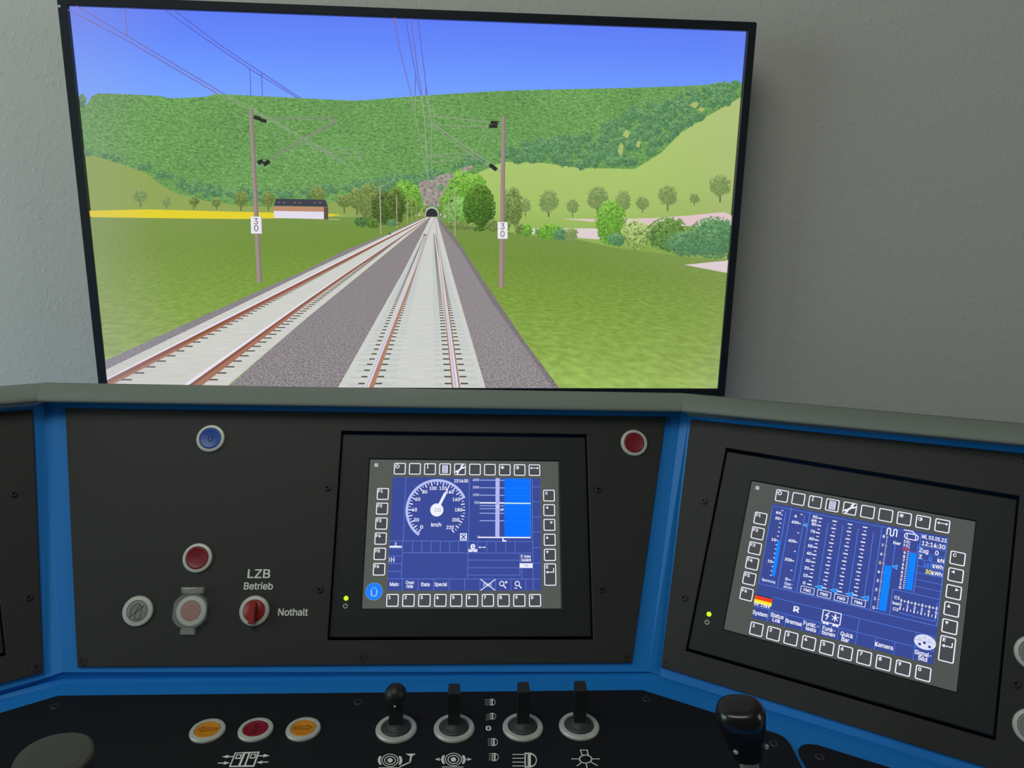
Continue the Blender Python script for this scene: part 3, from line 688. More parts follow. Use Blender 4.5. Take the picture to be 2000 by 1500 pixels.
# right instrument panel
B4 = [PR.at(*p) for p in ((1349, 819), (1291, 1303))]
slope_t = (PR.at(2000, 886)[1] - B4[0][1]) / (PR.at(2000, 886)[0] - B4[0][0])
rx = .33
pr_pts = [B4[1], (rx - .03, -.152), (rx, B4[0][1] + slope_t * (rx - B4[0][0])), B4[0]]
prp = plate('instrument_panel', 'right black instrument panel around the tilted display, silver rings at its edge', PR, pr_pts, mhole)
for u, v, cs in ((1375, 979, 0), (1336, 1168, 0), (1301, 1295, 1), (1984, 1336, 0)):
    x, y = PR.at(u, v); screw(prp, x, y, 0, .0036 if not cs else .0050, bool(cs))
x, y = PR.at(2001, 897); screw(prp, x, y, 0, .0050, True)
button(prp, *PR.at(2019, 1276), 'greyb', 'silver-ringed push button at right image edge, upper one')
button(prp, *PR.at(2017, 1420), 'greyb', 'silver-ringed push button at right image edge, lower one')
# left instrument panel
C4 = [PL.at(*p) for p in ((64, 799), (84, 1314))]
lx = -.33; _q = PL.at(0, 803.5); slope_l = max(-.02, (_q[1] - C4[0][1]) / (_q[0] - C4[0][0]))
plp = plate('instrument_panel', 'left black instrument panel cut off by the image edge, beside the blue post', PL,
            [(lx + .03, -.152), C4[1], C4[0], (lx, C4[0][1] + slope_l * (lx - C4[0][0]))], [(-.155, -.1243), (.1475, -.1243), (.1475, .1243), (-.155, .1243)])
for u, v, cs in ((27, 965, 0), (56, 1167, 0), (71, 1304, 1)):
    x, y = PL.at(u, v); screw(plp, x, y, 0, .0036 if not cs else .0050, bool(cs))

# ------------------------------------------------------------------ displays
W_, GR_, BL_, LN_ = lin((238, 240, 255)), lin((84, 88, 82)), lin((58, 74, 152)), lin((100, 130, 222))
def crop(x0, y0, s_): return lambda x, y: (x0 + x / s_, y0 + y / s_)
class Screen:
    def __init__(s, Fm): s.F = Fm; s.mb = MB(); s.z = -.0042; s.k = 0
    def P(s, p): return s.F.at(p[0], p[1], s.z)
    def lay(s): s.k += 1; return s.z + .00003 * s.k
    def rect(s, a, b_, col, z, mi=1):      # opposite corners, squared to the screen's own axes
        (x0, y0), (x1, y1) = s.P(a), s.P(b_); s.mb.poly([(x0, y0), (x1, y0), (x1, y1), (x0, y1)], z, mi, col)
    def poly(s, pts, col, z, mi=1): s.mb.poly([s.P(p) for p in pts], z, mi, col)
    def line(s, a, b_, wd, col, z): s.mb.line(s.P(a), s.P(b_), wd, z, 1, col)
    def hline(s, a, b_, wd, col, z):
        (x0, y0), (x1, y1) = s.P(a), s.P(b_); ym = (y0 + y1) / 2; s.mb.line((x0, ym), (x1, ym), wd, z, 1, col)
    def vline(s, a, b_, wd, col, z):
        (x0, y0), (x1, y1) = s.P(a), s.P(b_); xm = (x0 + x1) / 2; s.mb.line((xm, y0), (xm, y1), wd, z, 1, col)
    def path(s, pts, wd, col, z): s.mb.path([s.P(p) for p in pts], wd, z, 1, col)
    def text(s, txt, p, h, wd=None, col=None, z=0, bold=.03): put_text(s.mb, txt, s.P(p) if not isinstance(p, Vector) else p, h, wd, z, 1, col or W_, bold)
def key_outline(S_, c, w_, h_, z, th=.0011):
    P = rrect(c[0] - w_ / 2, c[0] + w_ / 2, c[1] - h_ / 2, c[1] + h_ / 2, .0016, 3)
    I = rrect(c[0] - w_ / 2 + th, c[0] + w_ / 2 - th, c[1] - h_ / 2 + th, c[1] + h_ / 2 - th, .0009, 3)
    S_.mb.poly(P, z, 1, W_, holes=[I]); S_.mb.poly(I, z, 1, lin((70, 72, 76)))
def keyboard(S_, topc, botc, leftc, rightc, entc):
    z = S_.lay(); z2 = S_.lay(); z3 = S_.lay(); kw = .0145
    syms = ['pow', '', 'i', 'list', 'wrench', '', '', 'sun', 'half', 'arrows']
    for c, sy in zip(topc, syms):
        key_outline(S_, c, kw, kw, z); x, y = c; q = (x - .0030, y + .0030); mb = S_.mb
        if sy == 'pow': mb.arc(q, .0016, .0026, 120, 420, z2, 1, W_, 20); mb.line((q[0], q[1] + .0005), (q[0], q[1] + .0031), .0009, z3, 1, W_)
        if sy == 'i': mb.line((q[0], q[1] - .0024), (q[0], q[1] + .0008), .0013, z2, 1, W_); mb.disc((q[0], q[1] + .0022), .0008, z2, 1, W_)
        if sy == 'list':
            mb.poly([(x - .0034, y - .0050), (x + .0034, y - .0050), (x + .0034, y + .0050), (x - .0034, y + .0050)], z2, 1, W_)
            for k in range(8): mb.line((x - .0026, y + .0042 - k * .0012), (x + .0026, y + .0042 - k * .0012), .0006, z3, 1, lin((90, 96, 150)))
        if sy == 'wrench':
            mb.line((x - .0032, y - .0032), (x + .0028, y + .0028), .0022, z2, 1, W_); mb.disc((x + .0034, y + .0034), .0027, z2, 1, W_); mb.disc((x - .0036, y - .0036), .0023, z2, 1, W_)
            mb.poly([(x + .0030, y + .0036), (x + .0042, y + .0024), (x + .0070, y + .0052), (x + .0056, y + .0068)], z3, 1, lin((70, 72, 80))); mb.line((x - .0040, y - .0040), (x - .0064, y - .0062), .0014, z3, 1, lin((70, 72, 80)))
        if sy == 'sun':
            mb.disc(q, .0011, z2, 1, W_)
            for k in range(8):
                a = k * math.pi / 4; mb.line((q[0] + .0010 * math.cos(a), q[1] + .0010 * math.sin(a)), (q[0] + .0024 * math.cos(a), q[1] + .0024 * math.sin(a)), .0006, z2, 1, W_)
        if sy == 'half': mb.arc(q, .0015, .0021, 0, 360, z2, 1, W_, 24); mb.poly([(q[0] + .0018 * math.cos(math.radians(t)), q[1] + .0018 * math.sin(math.radians(t))) for t in range(-90, 91, 15)], z2, 1, W_)
        if sy == 'arrows':
            mb.line((x - .0040, y + .0026), (x + .0040, y + .0026), .0009, z2, 1, W_)
            for g in (-1, 1): mb.poly([(x + g * .0055, y + .0026), (x + g * .0032, y + .0042), (x + g * .0032, y + .0010)], z2, 1, W_)
    for c, t in zip(botc, '1234567890'):
        key_outline(S_, c, kw, kw, z); put_text(S_.mb, t, (c[0] - .0035, c[1] + .0034), .0036, z=z2, mi=1, col=W_, bold=.05)
    for c, t in zip(leftc, ('F1', 'F2', 'F3', 'F4', 'F5', 'F6')):
        key_outline(S_, c, kw, kw, z); put_text(S_.mb, t, (c[0] - .0028, c[1] + .0034), .0034, z=z2, mi=1, col=W_, bold=.05)
    for c, t in zip(rightc, ('C', 'l', 'r', 'u', 'd')):
        key_outline(S_, c, kw, kw, z); q = (c[0] - .0030, c[1] + .0030); mb = S_.mb; s_ = .0017
        if t == 'C': put_text(mb, 'C', q, .0034, z=z2, mi=1, col=W_, bold=.05)
        if t == 'l': mb.poly([(q[0] - s_, q[1]), (q[0] + s_, q[1] - s_), (q[0] + s_, q[1] + s_)], z2, 1, W_)
        if t == 'r': q = (c[0] + .0030, q[1]); mb.poly([(q[0] + s_, q[1]), (q[0] - s_, q[1] + s_), (q[0] - s_, q[1] - s_)], z2, 1, W_)
        if t == 'u': mb.poly([(q[0], q[1] + s_), (q[0] - s_, q[1] - s_), (q[0] + s_, q[1] - s_)], z2, 1, W_)
        if t == 'd': mb.poly([(q[0], q[1] - s_), (q[0] + s_, q[1] + s_), (q[0] - s_, q[1] + s_)], z2, 1, W_)
    c = entc; key_outline(S_, c, kw, .0262, z); put_text(S_.mb, 'E', (c[0] - .0035, c[1] + .0090), .0036, z=z2, mi=1, col=W_, bold=.06)
    S_.mb.path([(c[0] + .0042, c[1] + .0072), (c[0] + .0042, c[1] + .0028), (c[0] - .0035, c[1] + .0028)], .0010, z2, 1, W_)
    S_.mb.poly([(c[0] - .0054, c[1] + .0028), (c[0] - .0026, c[1] + .0010), (c[0] - .0026, c[1] + .0046)], z2, 1, W_)
    c = (-.1100, .0822); S_.mb.poly([(c[0] - .002, c[1] - .002), (c[0] + .002, c[1] - .002), (c[0] + .002, c[1] + .002), (c[0] - .002, c[1] + .002)], z, 1, lin((210, 214, 220)))
    S_.mb.line((c[0] - .001, c[1] - .0012), (c[0] + .0012, c[1] + .0012), .0009, z2, 1, lin((80, 84, 84)))
GWd, GHt = .1181, .0894
def display(label, Fm, led, x1=.1540, g=None):
    t = thing('cab_display', label, 'display', Fm.mat, 'displays set into the instrument panels')
    mb = MB(); gl = [(-GWd, -GHt), (GWd, -GHt), (GWd, GHt), (-GWd, GHt)]
    mb.prism(rrect(-.1540, x1, -.1217, .1212, .001), -.0115, -.0032, ch=.0014, holes=[gl] if g is None else [g])
    mb.build('bezel', MT['housing'], t)
    bx = MB(); bx.box(-.146, min(.146, x1 - .008), -.115, .115, -.052, -.0117); bx.build('casing', MT['housing'], t)
    if led:
        x, y = Fm.at(led[0][0], led[0][1], -.0030); l = MB(); l.lathe([(.0027, -.0033), (.0027, -.0026), (.0020, -.0018), (.0001, -.0015)], (x, y, 0), 20); l.build('power_light', MT['green'], t, label='glowing green power light')
        x, y = Fm.at(led[1][0], led[1][1], -.0031); l = MB(); l.arc((x, y), .0020, .0027, 125, 415, -.0031, 0, n=24); l.line((x, y + .0006), (x, y + .0032), .0007, -.0031); l.build('power_symbol', MT['print'], t)
    return t
def frame_layout(c): return c
# --- middle display
d1 = display('cab display with speedometer, showing 130 km/h, in the middle panel', PM, ((676, 1168.5), (674.5, 1183.5)))
s = Screen(PM); Z = crop(700, 880, 4.688); z = s.lay()
s.mb.poly([(-GWd + .0002, -GHt + .0002), (GWd - .0002, -GHt + .0002), (GWd - .0002, GHt - .0002), (-GWd + .0002, GHt - .0002)], z, 0, GR_)
def avgline(pts): return [s.P(Z(*p)) for p in pts]
tops = avgline([(379, 166), (518, 169), (657, 168), (795, 169), (932, 170), (1069, 173), (1205, 174), (1341, 177), (1476, 179), (1612, 180)])
bots = avgline([(312, 1371), (460, 1371), (606, 1371), (752, 1371), (897, 1371), (1041, 1371), (1185, 1372), (1329, 1372), (1472, 1372), (1617, 1372)])
lefts = avgline([(227, 397), (219, 531), (211, 669), (203, 806), (194, 945), (186, 1087)]); rights = avgline([(1747, 412), (1748, 545), (1749, 680), (1750, 816), (1751, 955)]); ent = s.P(Z(1754, 1135))
def tidy(L, ax):
    m_ = sum(p[ax] for p in L) / len(L); a, b_ = L[0][1 - ax], L[-1][1 - ax]; n_ = len(L) - 1
    return [((a + (b_ - a) * i / n_), m_) if ax == 1 else (m_, (a + (b_ - a) * i / n_)) for i in range(n_ + 1)]
KT, KB, KL, KR = tidy(tops, 1), tidy(bots, 1), tidy(lefts, 0), tidy(rights, 0); KE = (KR[0][0], ent[1])
keyboard(s, KT, KB, KL, KR, KE)
# blue field
zb_ = s.lay(); bl = s.P(Z(262, 1281)); br_ = s.P(Z(1672, 1284)); tl_ = s.P(Z(314, 242)); tr_ = s.P(Z(1668, 258))
BX0, BX1, BY0, BY1 = (bl[0] + tl_[0]) / 2, (br_[0] + tr_[0]) / 2, (bl[1] + br_[1]) / 2, (tl_[1] + tr_[1]) / 2
s.mb.poly([(BX0, BY0), (BX1, BY0), (BX1, BY1), (BX0, BY1)], zb_, 0, BL_)
z = s.lay(); z2 = s.lay(); z3 = s.lay(); z4 = s.lay(); lw = .00055
for a, b_ in (((438, 245), (408, 828)), ((408, 828), (392, 1172)), ((1020, 250), (1006, 830)), ((1006, 830), (997, 1172)), ((1600, 258), (1592, 1280)), ((496, 830), (494, 935)), ((582, 830), (580, 935)), ((667, 830), (665, 935)), ((752, 830), (750, 935)), ((836, 830), (835, 935)), ((920, 830), (918, 935)), ((1089, 835), (1088, 935)), ((1175, 835), (1174, 935)), ((1260, 835), (1259, 937)), ((1348, 835), (1348, 937)), ((1434, 835), (1433, 937)), ((1480, 940), (1478, 1140)), ((1497, 1080), (1497, 1175)),
              ((402, 1175), (400, 1281)), ((547, 1175), (545, 1281)), ((690, 1175), (688, 1281)), ((832, 1175), (831, 1281)), ((973, 1175), (972, 1281)), ((1114, 1177), (1113, 1281)), ((1256, 1177), (1255, 1281)), ((1396, 1177), (1395, 1281)), ((1534, 1177), (1534, 1281))):
    s.vline(Z(*a), Z(*b_), lw, LN_, z)
for a, b_ in (((284, 827), (1592, 833)), ((405, 934), (1592, 940)), ((281, 898), (402, 898)), ((273, 964), (398, 964)), ((270, 1037), (396, 1037)), ((266, 1105), (393, 1105)), ((262, 1174), (1670, 1177)), ((1004, 1002), (1476, 1004)), ((1002, 1072), (1478, 1074)), ((1000, 1140), (1478, 1141)),
              ((1594, 333), (1668, 333)), ((1594, 470), (1668, 470)), ((1594, 608), (1668, 608)), ((1594, 748), (1668, 748)), ((1594, 888), (1668, 889)), ((1594, 1032), (1668, 1032))):
    s.hline(Z(*a), Z(*b_), lw, LN_, z)
# speedometer
dc = s.P(Z(718, 544)); u_ = math.dist(dc, s.P(Z(456, 537))) / 263
ang = lambda v_: 231.4 - v_ * 1.2857
LAV = lin((182, 194, 248))
s.mb.arc(dc, 264 * u_, 287 * u_, ang(0) + 2.5, ang(160) - 0, z2, 1, LAV, 60)
s.mb.arc(dc, 244 * u_, 287 * u_, ang(161.5) , ang(160) + 2.0, z3, 1, LAV, 6); s.mb.arc(dc, 258 * u_, 287 * u_, ang(0) + 4.0, ang(0) + 2.0, z3, 1, LAV, 4)
for v_ in range(0, 221, 5):
    a = math.radians(ang(v_)); r1 = (228 if v_ % 10 == 0 else 243) * u_; r2 = 262 * u_
    s.mb.line((dc[0] + r1 * math.cos(a), dc[1] + r1 * math.sin(a)), (dc[0] + r2 * math.cos(a), dc[1] + r2 * math.sin(a)), (.00125 if v_ % 10 == 0 else .0008), z2, 1, W_)
for v_, p in ((0, (578, 700)), (20, (531, 634)), (40, (513, 541)), (60, (543, 445)), (80, (607, 378)), (100, (684, 345)), (120, (775, 345)), (140, (839, 378)), (160, (896, 447)), (180, (917, 542)), (200, (892, 634)), (220, (840, 703))):
    s.text(str(v_), Z(*p), .0040, z=z2, bold=.035, wd=.0029 * len(str(v_)) + (.0003 if v_ < 100 else 0))
s.text('km/h', Z(713, 678), .0044, z=z2, wd=.0120, bold=.03)
a = math.radians(ang(130)); pt = lambda r: (dc[0] + r * u_ * math.cos(a), dc[1] + r * u_ * math.sin(a))
s.mb.line(pt(40), pt(170), 25 * u_, z3, 1, W_); s.mb.line(pt(170), pt(185), 25 * u_, z3, 1, W_, wd2=9 * u_); s.mb.line(pt(185), pt(262), 9 * u_, z3, 1, W_)
s.mb.disc(dc, 60 * u_, z3, 1, W_); s.text('130', Z(727, 544), .0042, z=z4, wd=.0078, col=lin((120, 124, 150)), bold=0)
s.text('12:14:30', Z(941, 277), .0038, z=z2, wd=.0168, bold=.045)
s.rect(Z(931, 758), Z(993, 824), W_, z2); c = s.P(Z(962, 791))
s.mb.poly([(c[0] - .0032, c[1] - .0030), (c[0] + .0032, c[1] - .0030), (c[0] + .0032, c[1] + .0030), (c[0] - .0032, c[1] + .0030)], z3, 1, BL_); s.mb.arc(c, .0020, .0032, 0, 360, z4, 1, W_, 24, ey=.65)
# distance scale
for y_, t in ((268, '4000'), (336, '2000'), (405, '1000'), (476, '500'), (792, '0')):
    s.text(t, Z(1105 - 7.2 * len(t), y_), .0030, z=z2, wd=.00192 * len(t), bold=.02, col=lin((214, 222, 255)))
for y_, wd in ((270, .0009), (340, .0009), (408, .0009), (478, .0017), (504, .0008), (531, .0008), (573, .0009), (642, .0009)):
    s.hline(Z(1110, y_), Z(1336, y_ + 3), wd, W_ if wd > .001 else lin((170, 186, 248)), z2)
s.rect(Z(1338, 254), Z(1575, 792), lin((0, 112, 255)), z3); s.vline(Z(1577, 256), Z(1577, 792), .0004, lin((60, 170, 255)), z4)
for y_ in (274, 345, 412, 508, 535, 577, 646): s.hline(Z(1340, y_), Z(1575, y_), .0006, lin((10, 128, 255)), z4)
s.hline(Z(1336, 482), Z(1578, 484), .0015, lin((196, 240, 236)), z4)
s.rect(Z(1256, 252), Z(1291, 788), lin((178, 186, 240)), z4); s.hline(Z(1100, 794), Z(1578, 798), .0015, W_, z4)
s.path([Z(1324, 800), Z(1324, 828), Z(1350, 828)], .0016, W_, z4); s.mb.disc(s.P(Z(1274, 516)), .0011, z4 + .00003, 1, W_)
s.poly([Z(1306, 549), Z(1330, 549), Z(1320, 528)], W_, z4); s.hline(Z(1294, 547), Z(1310, 547), .0008, W_, z4)
# status fields
s.text('2', Z(341, 856), .0036, z=z2, bold=.02); s.rect(Z(286, 872), Z(396, 889), W_, z2)
c = s.P(Z(303, 1000)); s.mb.arc((c[0] - .0046, c[1]), .0022, .0029, -70, 70, z2, 1, W_, 12); s.mb.path([(c[0] + .0030, c[1] + .0028), (c[0] + .0030, c[1] - .0028)], .0009, z2, 1, W_)
s.mb.path([(c[0] - .0002, c[1] + .0028), (c[0] - .0002, c[1] - .0028)], .0008, z2, 1, W_); s.mb.path([(c[0] - .0002, c[1]), (c[0] + .0030, c[1])], .0007, z2, 1, W_)
s.text('e', Z(1048, 872), .0074, z=z2, wd=.0050, bold=.04)
for cx in (1026, 1069):
    s.rect(Z(cx - 20, 902), Z(cx + 20, 921), W_, z2)
    for k in (-11, 0, 11): s.mb.disc(s.P(Z(cx + k, 922)), .0009, z2, 1, W_)
    for k in (-8, 8): s.rect(Z(cx + k - 4, 906), Z(cx + k + 4, 912), BL_, z3)
s.hline(Z(1108, 886), Z(1158, 887), .0008, W_, z2)
for g, x_ in ((-1, 1100), (1, 1166)): s.poly([Z(x_, 886), Z(x_ - g * 14, 876), Z(x_ - g * 14, 896)], W_, z2)
s.text('E max', Z(1534, 967), .0032, z=z2, wd=.0118, bold=.04); s.text('240kN', Z(1534, 1002), .0032, z=z2, wd=.0118, bold=.04)
s.rect(Z(1476, 1032), Z(1595, 1075), W_, z3); s.text('Tf80', Z(1537, 1052), .0022, z=z4, wd=.0054, col=lin((96, 104, 170)), bold=0)
s.text('Main', Z(328, 1224), .0042, z=z2, wd=.0102); s.text('Over', Z(473, 1208), .0038, z=z2, wd=.0102); s.text('ride', Z(470, 1243), .0038, z=z2, wd=.0078)
s.text('Data', Z(614, 1225), .0042, z=z2, wd=.0098); s.text('Special', Z(755, 1224), .0042, z=z2, wd=.0148)
s.text('Plan', Z(1182, 1226), .0042, z=z2, wd=.0100, col=lin((170, 190, 250))); s.line(Z(1118, 1178), Z(1252, 1280), .0010, W_, z3); s.line(Z(1118, 1280), Z(1254, 1180), .0010, W_, z3)
for cx, g in ((1313, '+'), (1455, '-')):
    c = s.P(Z(cx, 1218)); s.mb.arc(c, .0021, .0031, 0, 360, z3, 1, W_, 24); s.mb.line((c[0] + .0020, c[1] - .0020), (c[0] + .0050, c[1] - .0056), .0013, z3, 1, W_)
    if g == '+':
        s.mb.line((c[0] + .0036, c[1] + .0016), (c[0] + .0070, c[1] + .0016), .0009, z3, 1, W_); s.mb.line((c[0] + .0053, c[1] + .0033), (c[0] + .0053, c[1] - .0001), .0009, z3, 1, W_)
    else: s.mb.line((c[0] - .0034, c[1] - .0052), (c[0] - .0004, c[1] - .0052), .0010, z3, 1, W_)
c = s.P(Z(143, 1290)); s.mb.disc(c, .0101, z, 1, lin((110, 190, 255))); s.mb.disc(c, .0098, z2, 1, lin((30, 124, 248))); s.text('Ü', Z(143, 1303), .0082, z=z3, wd=.0074, col=lin((160, 196, 255)), bold=.005)
s.mb.build('screen_image', LCD, d1, label='lit screen with speed dial and soft keys', colors=True)

# --- right display
d2 = display('tilted cab display with blue bar gauges, in the right panel', PR, ((1384.8, 1199.5), (1381, 1215)))
s = Screen(PR); z = s.lay()
s.mb.poly([(-GWd + .0002, -GHt + .0002), (GWd - .0002, -GHt + .0002), (GWd - .0002, GHt - .0002), (-GWd + .0002, GHt - .0002)], z, 0, lin((78, 83, 80)))
keyboard(s, KT, KB, KL, KR, KE)
zb_ = s.lay(); s.mb.poly([(BX0, BY0), (BX1, BY0), (BX1, BY1), (BX0, BY1)], zb_, 0, lin((56, 72, 148)))
z = s.lay(); z2 = s.lay(); z3 = s.lay(); z4 = s.lay()
A_ = crop(1500, 990, 10); B_ = crop(1690, 1010, 10); C_ = crop(1460, 1120, 10); D_ = crop(1660, 1150, 9.0909)
BR = lin((84, 132, 240)); BB = lin((0, 132, 255))
def bluebar(p, q, hgt=None): s.poly([p[0], p[1], q[1], q[0]], BB, z2)
L1 = [(A_(95, 0), C_(210, 190)), (A_(462, 20), C_(578, 268)), (A_(832, 98), C_(958, 350)), (B_(338, 175), D_(350, 375)), (B_(1095, 318), D_(1130, 68)), (B_(1612, 412), D_(1532, 668))]
for a, b_ in L1: s.vline(a, b_, .0007 if a not in (A_(95, 0),) else .0005, BR, z)
s.hline(A_(95, 0), B_(1612, 412), .0005, BR, z); s.hline(C_(210, 190), D_(350, 375), .0006, BR, z)
s.path([D_(760, 10), D_(705, 460)], .0006, BR, z); s.hline(D_(760, 10), D_(1600, 190), .0006, BR, z); s.hline(D_(350, 375), D_(1532, 668), .0006, BR, z)
for ya, yb in ((570, 660), (692, 785), (825, 915), (955, 1050), (1085, 1185), (1215, 1320), (1352, 1455)):
    t = (ya - 318) / 1170; s.hline(B_(1095 - 145 * t, ya), B_(1605 - 125 * t, yb), .0005, BR, z)
# voltage and current
s.vline(A_(355, 90), A_(248, 660), .0007, BR, z2); s.text('kV', A_(210, 115), .0030, z=z3, wd=.0052, bold=.05)
s.vline(A_(722, 165), A_(492, 1445), .0006, BR, z2); s.hline(A_(392, 1420), A_(492, 1445), .0005, BR, z2)
(xa, ya), (xb, yb) = s.P(A_(290, 72)), s.P(A_(48, 1335))
for k in range(16):
    t = k / 15; y = ya + (yb - ya) * t; x = (xa + xb) / 2; lo = k in (2, 7, 12); s.mb.line((x - (.0016 if lo else .0010) , y), (x + .0012, y), .0009, z3, 1, W_)
p = s.P(A_(218, 665)); q = s.P(A_(105, 1355)); bw_ = .0018; xm = (p[0] + q[0]) / 2; s.mb.poly([(xm - bw_, q[1]), (xm + bw_, q[1]), (xm + bw_, p[1]), (xm - bw_, p[1])], z4, 1, BB)
for t, p in (('20', A_(186, 222)), ('15', A_(112, 640)), ('10', A_(38, 1062))): s.text(t, p, .0030, z=z3, wd=.0048, bold=.05)
s.text('A', A_(542, 182), .0032, z=z3, bold=.05)
for t, p in (('600', A_(530, 300)), ('400', A_(464, 662)), ('200', A_(396, 1030)), ('0', A_(362, 1408))): s.text(t, p, .0031, z=z3, wd=.0024 * len(t), bold=.05)
for p in ((656, 148), (615, 325), (590, 508), (550, 688), (525, 870), (485, 1055), (458, 1242), (418, 1425)):
    c = s.P(A_(*p)); wl_ = .0030 if p[1] in (325, 688, 1055, 1425) else .0020; s.mb.line((c[0] - wl_ / 2, c[1]), (c[0] + wl_ / 2, c[1]), .0010, z3, 1, W_)
def tri(c, w_=.0042, h_=.0040): s.mb.poly([(c[0] - w_ / 2 - .0006, c[1]), (c[0] + w_ / 2, c[1] + h_ / 2 + .0004), (c[0] + w_ / 2, c[1] - h_ / 2 - .0004)], z3, 1, lin((120, 200, 255))); s.mb.poly([(c[0] - w_ / 2 + .0006, c[1]), (c[0] + w_ / 2 - .0005, c[1] + h_ / 2 - .0004), (c[0] + w_ / 2 - .0005, c[1] - h_ / 2 + .0004)], z4, 1, BB)
tri(s.P(A_(722, 355)))
# four force scales
for j, (tp_, bt_) in enumerate(((A_(1025, 226), C_(1200, 213)), (A_(1310, 283), C_(1492, 280)), (A_(1606, 342), C_(1795, 352)), (A_(1905, 402), D_(85, 110)))):
    (xa, ya), (xb, yb) = s.P(tp_), s.P(bt_); x = (xa + xb) / 2
    for k in range(19):
        y = ya + (yb - ya) * k / 18; l = .0048 if k % 2 == 0 else .0026; x2 = x + (0 if k % 2 == 0 else .0004)
        s.mb.line((x2 - l / 2, y), (x2 + l / 2, y), .0013 if k % 2 == 0 else .0010, z3, 1, W_)
    s.mb.line((x + .0092, ya - .003), (x + .0092, yb + .001), .0006, z2, 1, BR); tri((x + .0100, yb - .0006), .0074, .0052); s.mb.line((x + .002, yb - .0002), (x + .0064, yb - .0006), .0004, z2, 1, BR)
    if j == 0:
        for k in range(10): put_text(s.mb, str(90 - 10 * k) if k < 9 else '0', (x - .0056, ya + (yb - ya) * k / 9 + .0004), .0032, .0046 if k < 9 else .0024, z3, 1, W_, .05)
        put_text(s.mb, 'kN', (x - .0060, ya + (yb - ya) / 19.5), .0030, .0050, z3, 1, W_, .05)
for t, p in (('FM1', C_(1170, 330)), ('FM2', C_(1495, 408)), ('FM3', C_(1828, 488)), ('FM4', D_(150, 243))):
    c = s.P(p); s.mb.path([(c[0] - .0070, c[1] - .0034), (c[0] + .0070, c[1] - .0034), (c[0] + .0070, c[1] + .0036), (c[0] - .0070, c[1] + .0036)], .0006, z3, 1, W_, closed=True); s.text(t, p, .0030, z=z3, wd=.0078, bold=.05)
s.text('Spannung', C_(410, 142), .0030, z=z3, wd=.0150, bold=.04, col=lin((206, 220, 255))); s.text('Ober-', C_(800, 205), .0030, z=z3, wd=.0090, bold=.04, col=lin((206, 220, 255))); s.text('strom', C_(785, 268), .0030, z=z3, wd=.0090, bold=.04, col=lin((206, 220, 255)))
# pressure gauges
(xa, ya), (xb, yb) = s.P(B_(432, 392)), s.P(D_(478, 347)); x = (xa + xb) / 2
for k in range(41):
    y = ya + (yb - ya) * k / 40; l = .0020 if k % 5 == 0 else .0011; s.mb.line((x - l / 2, y), (x + l / 2, y), .00075, z3, 1, W_)
for k in range(9): put_text(s.mb, str(8 - k), (x - .0034, ya + (yb - ya) * k / 8), .0030, None, z3, 1, W_ if k != 3 else lin((250, 220, 60)), .04)
y0 = ya + (yb - ya) * 3.12 / 8; s.mb.poly([(x + .0014, yb - .0012), (x + .0088, yb - .0012), (x + .0088, y0), (x + .0014, y0)], z3, 1, BB); tri((x + .0114, y0 + .0002), .0052, .0046)
s.mb.line((x + .0090, y0), (x + .0090, ya - .001), .0006, z3, 1, BR); s.text('bar', B_(622, 508), .0032, z=z3, wd=.0072, bold=.04)
(xa, ya), (xb, yb) = s.P(B_(868, 490)), s.P(B_(742, 1388)); x = (xa + xb) / 2
for k in range(25):
    y = ya + (yb - ya) * k / 24; s.mb.line((x - .0009, y), (x + .0009, y), .00075, z3, 1, W_ if k != 4 else lin((240, 60, 50)))
for k in range(13): t = str(12 - k); put_text(s.mb, t, (x - .0034, ya + (yb - ya) * k / 12), .0028, .0044 if len(t) > 1 else None, z3, 1, W_ if k != 2 else lin((240, 50, 44)), .05)
y0 = ya + (yb - ya) * 2.55 / 12; s.mb.poly([(x + .0016, yb - .0008), (x + .0084, yb - .0008), (x + .0084, y0), (x + .0016, y0)], z3, 1, BB); s.mb.line((x + .0016, y0 + .0008), (x + .0084, y0 + .0008), .0004, z3, 1, lin((150, 60, 160))); s.mb.line((x + .0086, y0), (x + .0086, ya - .001), .0006, z3, 1, BR)
c = s.P(B_(515, 300)); sx_ = .0050
P = [(-.0050, -.0036), (-.0050, .0026), (-.0040, .0042), (-.0024, .0042), (-.0014, .0026), (-.0014, -.0026), (-.0004, -.0038), (.0012, -.0038), (.0022, -.0026), (.0022, .0026), (.0032, .0042), (.0046, .0042), (.0056, .0026), (.0056, -.0036)]
s.mb.path([(c[0] + a * .92, c[1] + b_) for a, b_ in P], .0012, z3, 1, W_)
c = s.P(B_(900, 385)); s.mb.poly(rrect(c[0] - .0072, c[0] + .0072, c[1] - .0036, c[1] + .0036, .0034, 5), z3, 1, W_, holes=[rrect(c[0] - .0062, c[0] + .0062, c[1] - .0026, c[1] + .0026, .0024, 5)])
for g in (-.0042, .0042): s.mb.line((c[0] + g, c[1] - .003), (c[0] + g, c[1] + .003), .0008, z3, 1, W_)
s.mb.path([(c[0] - .0078, c[1] + .0062), (c[0] + .0006, c[1] + .0062), (c[0] + .0030, c[1] + .0036)], .0010, z3, 1, W_)
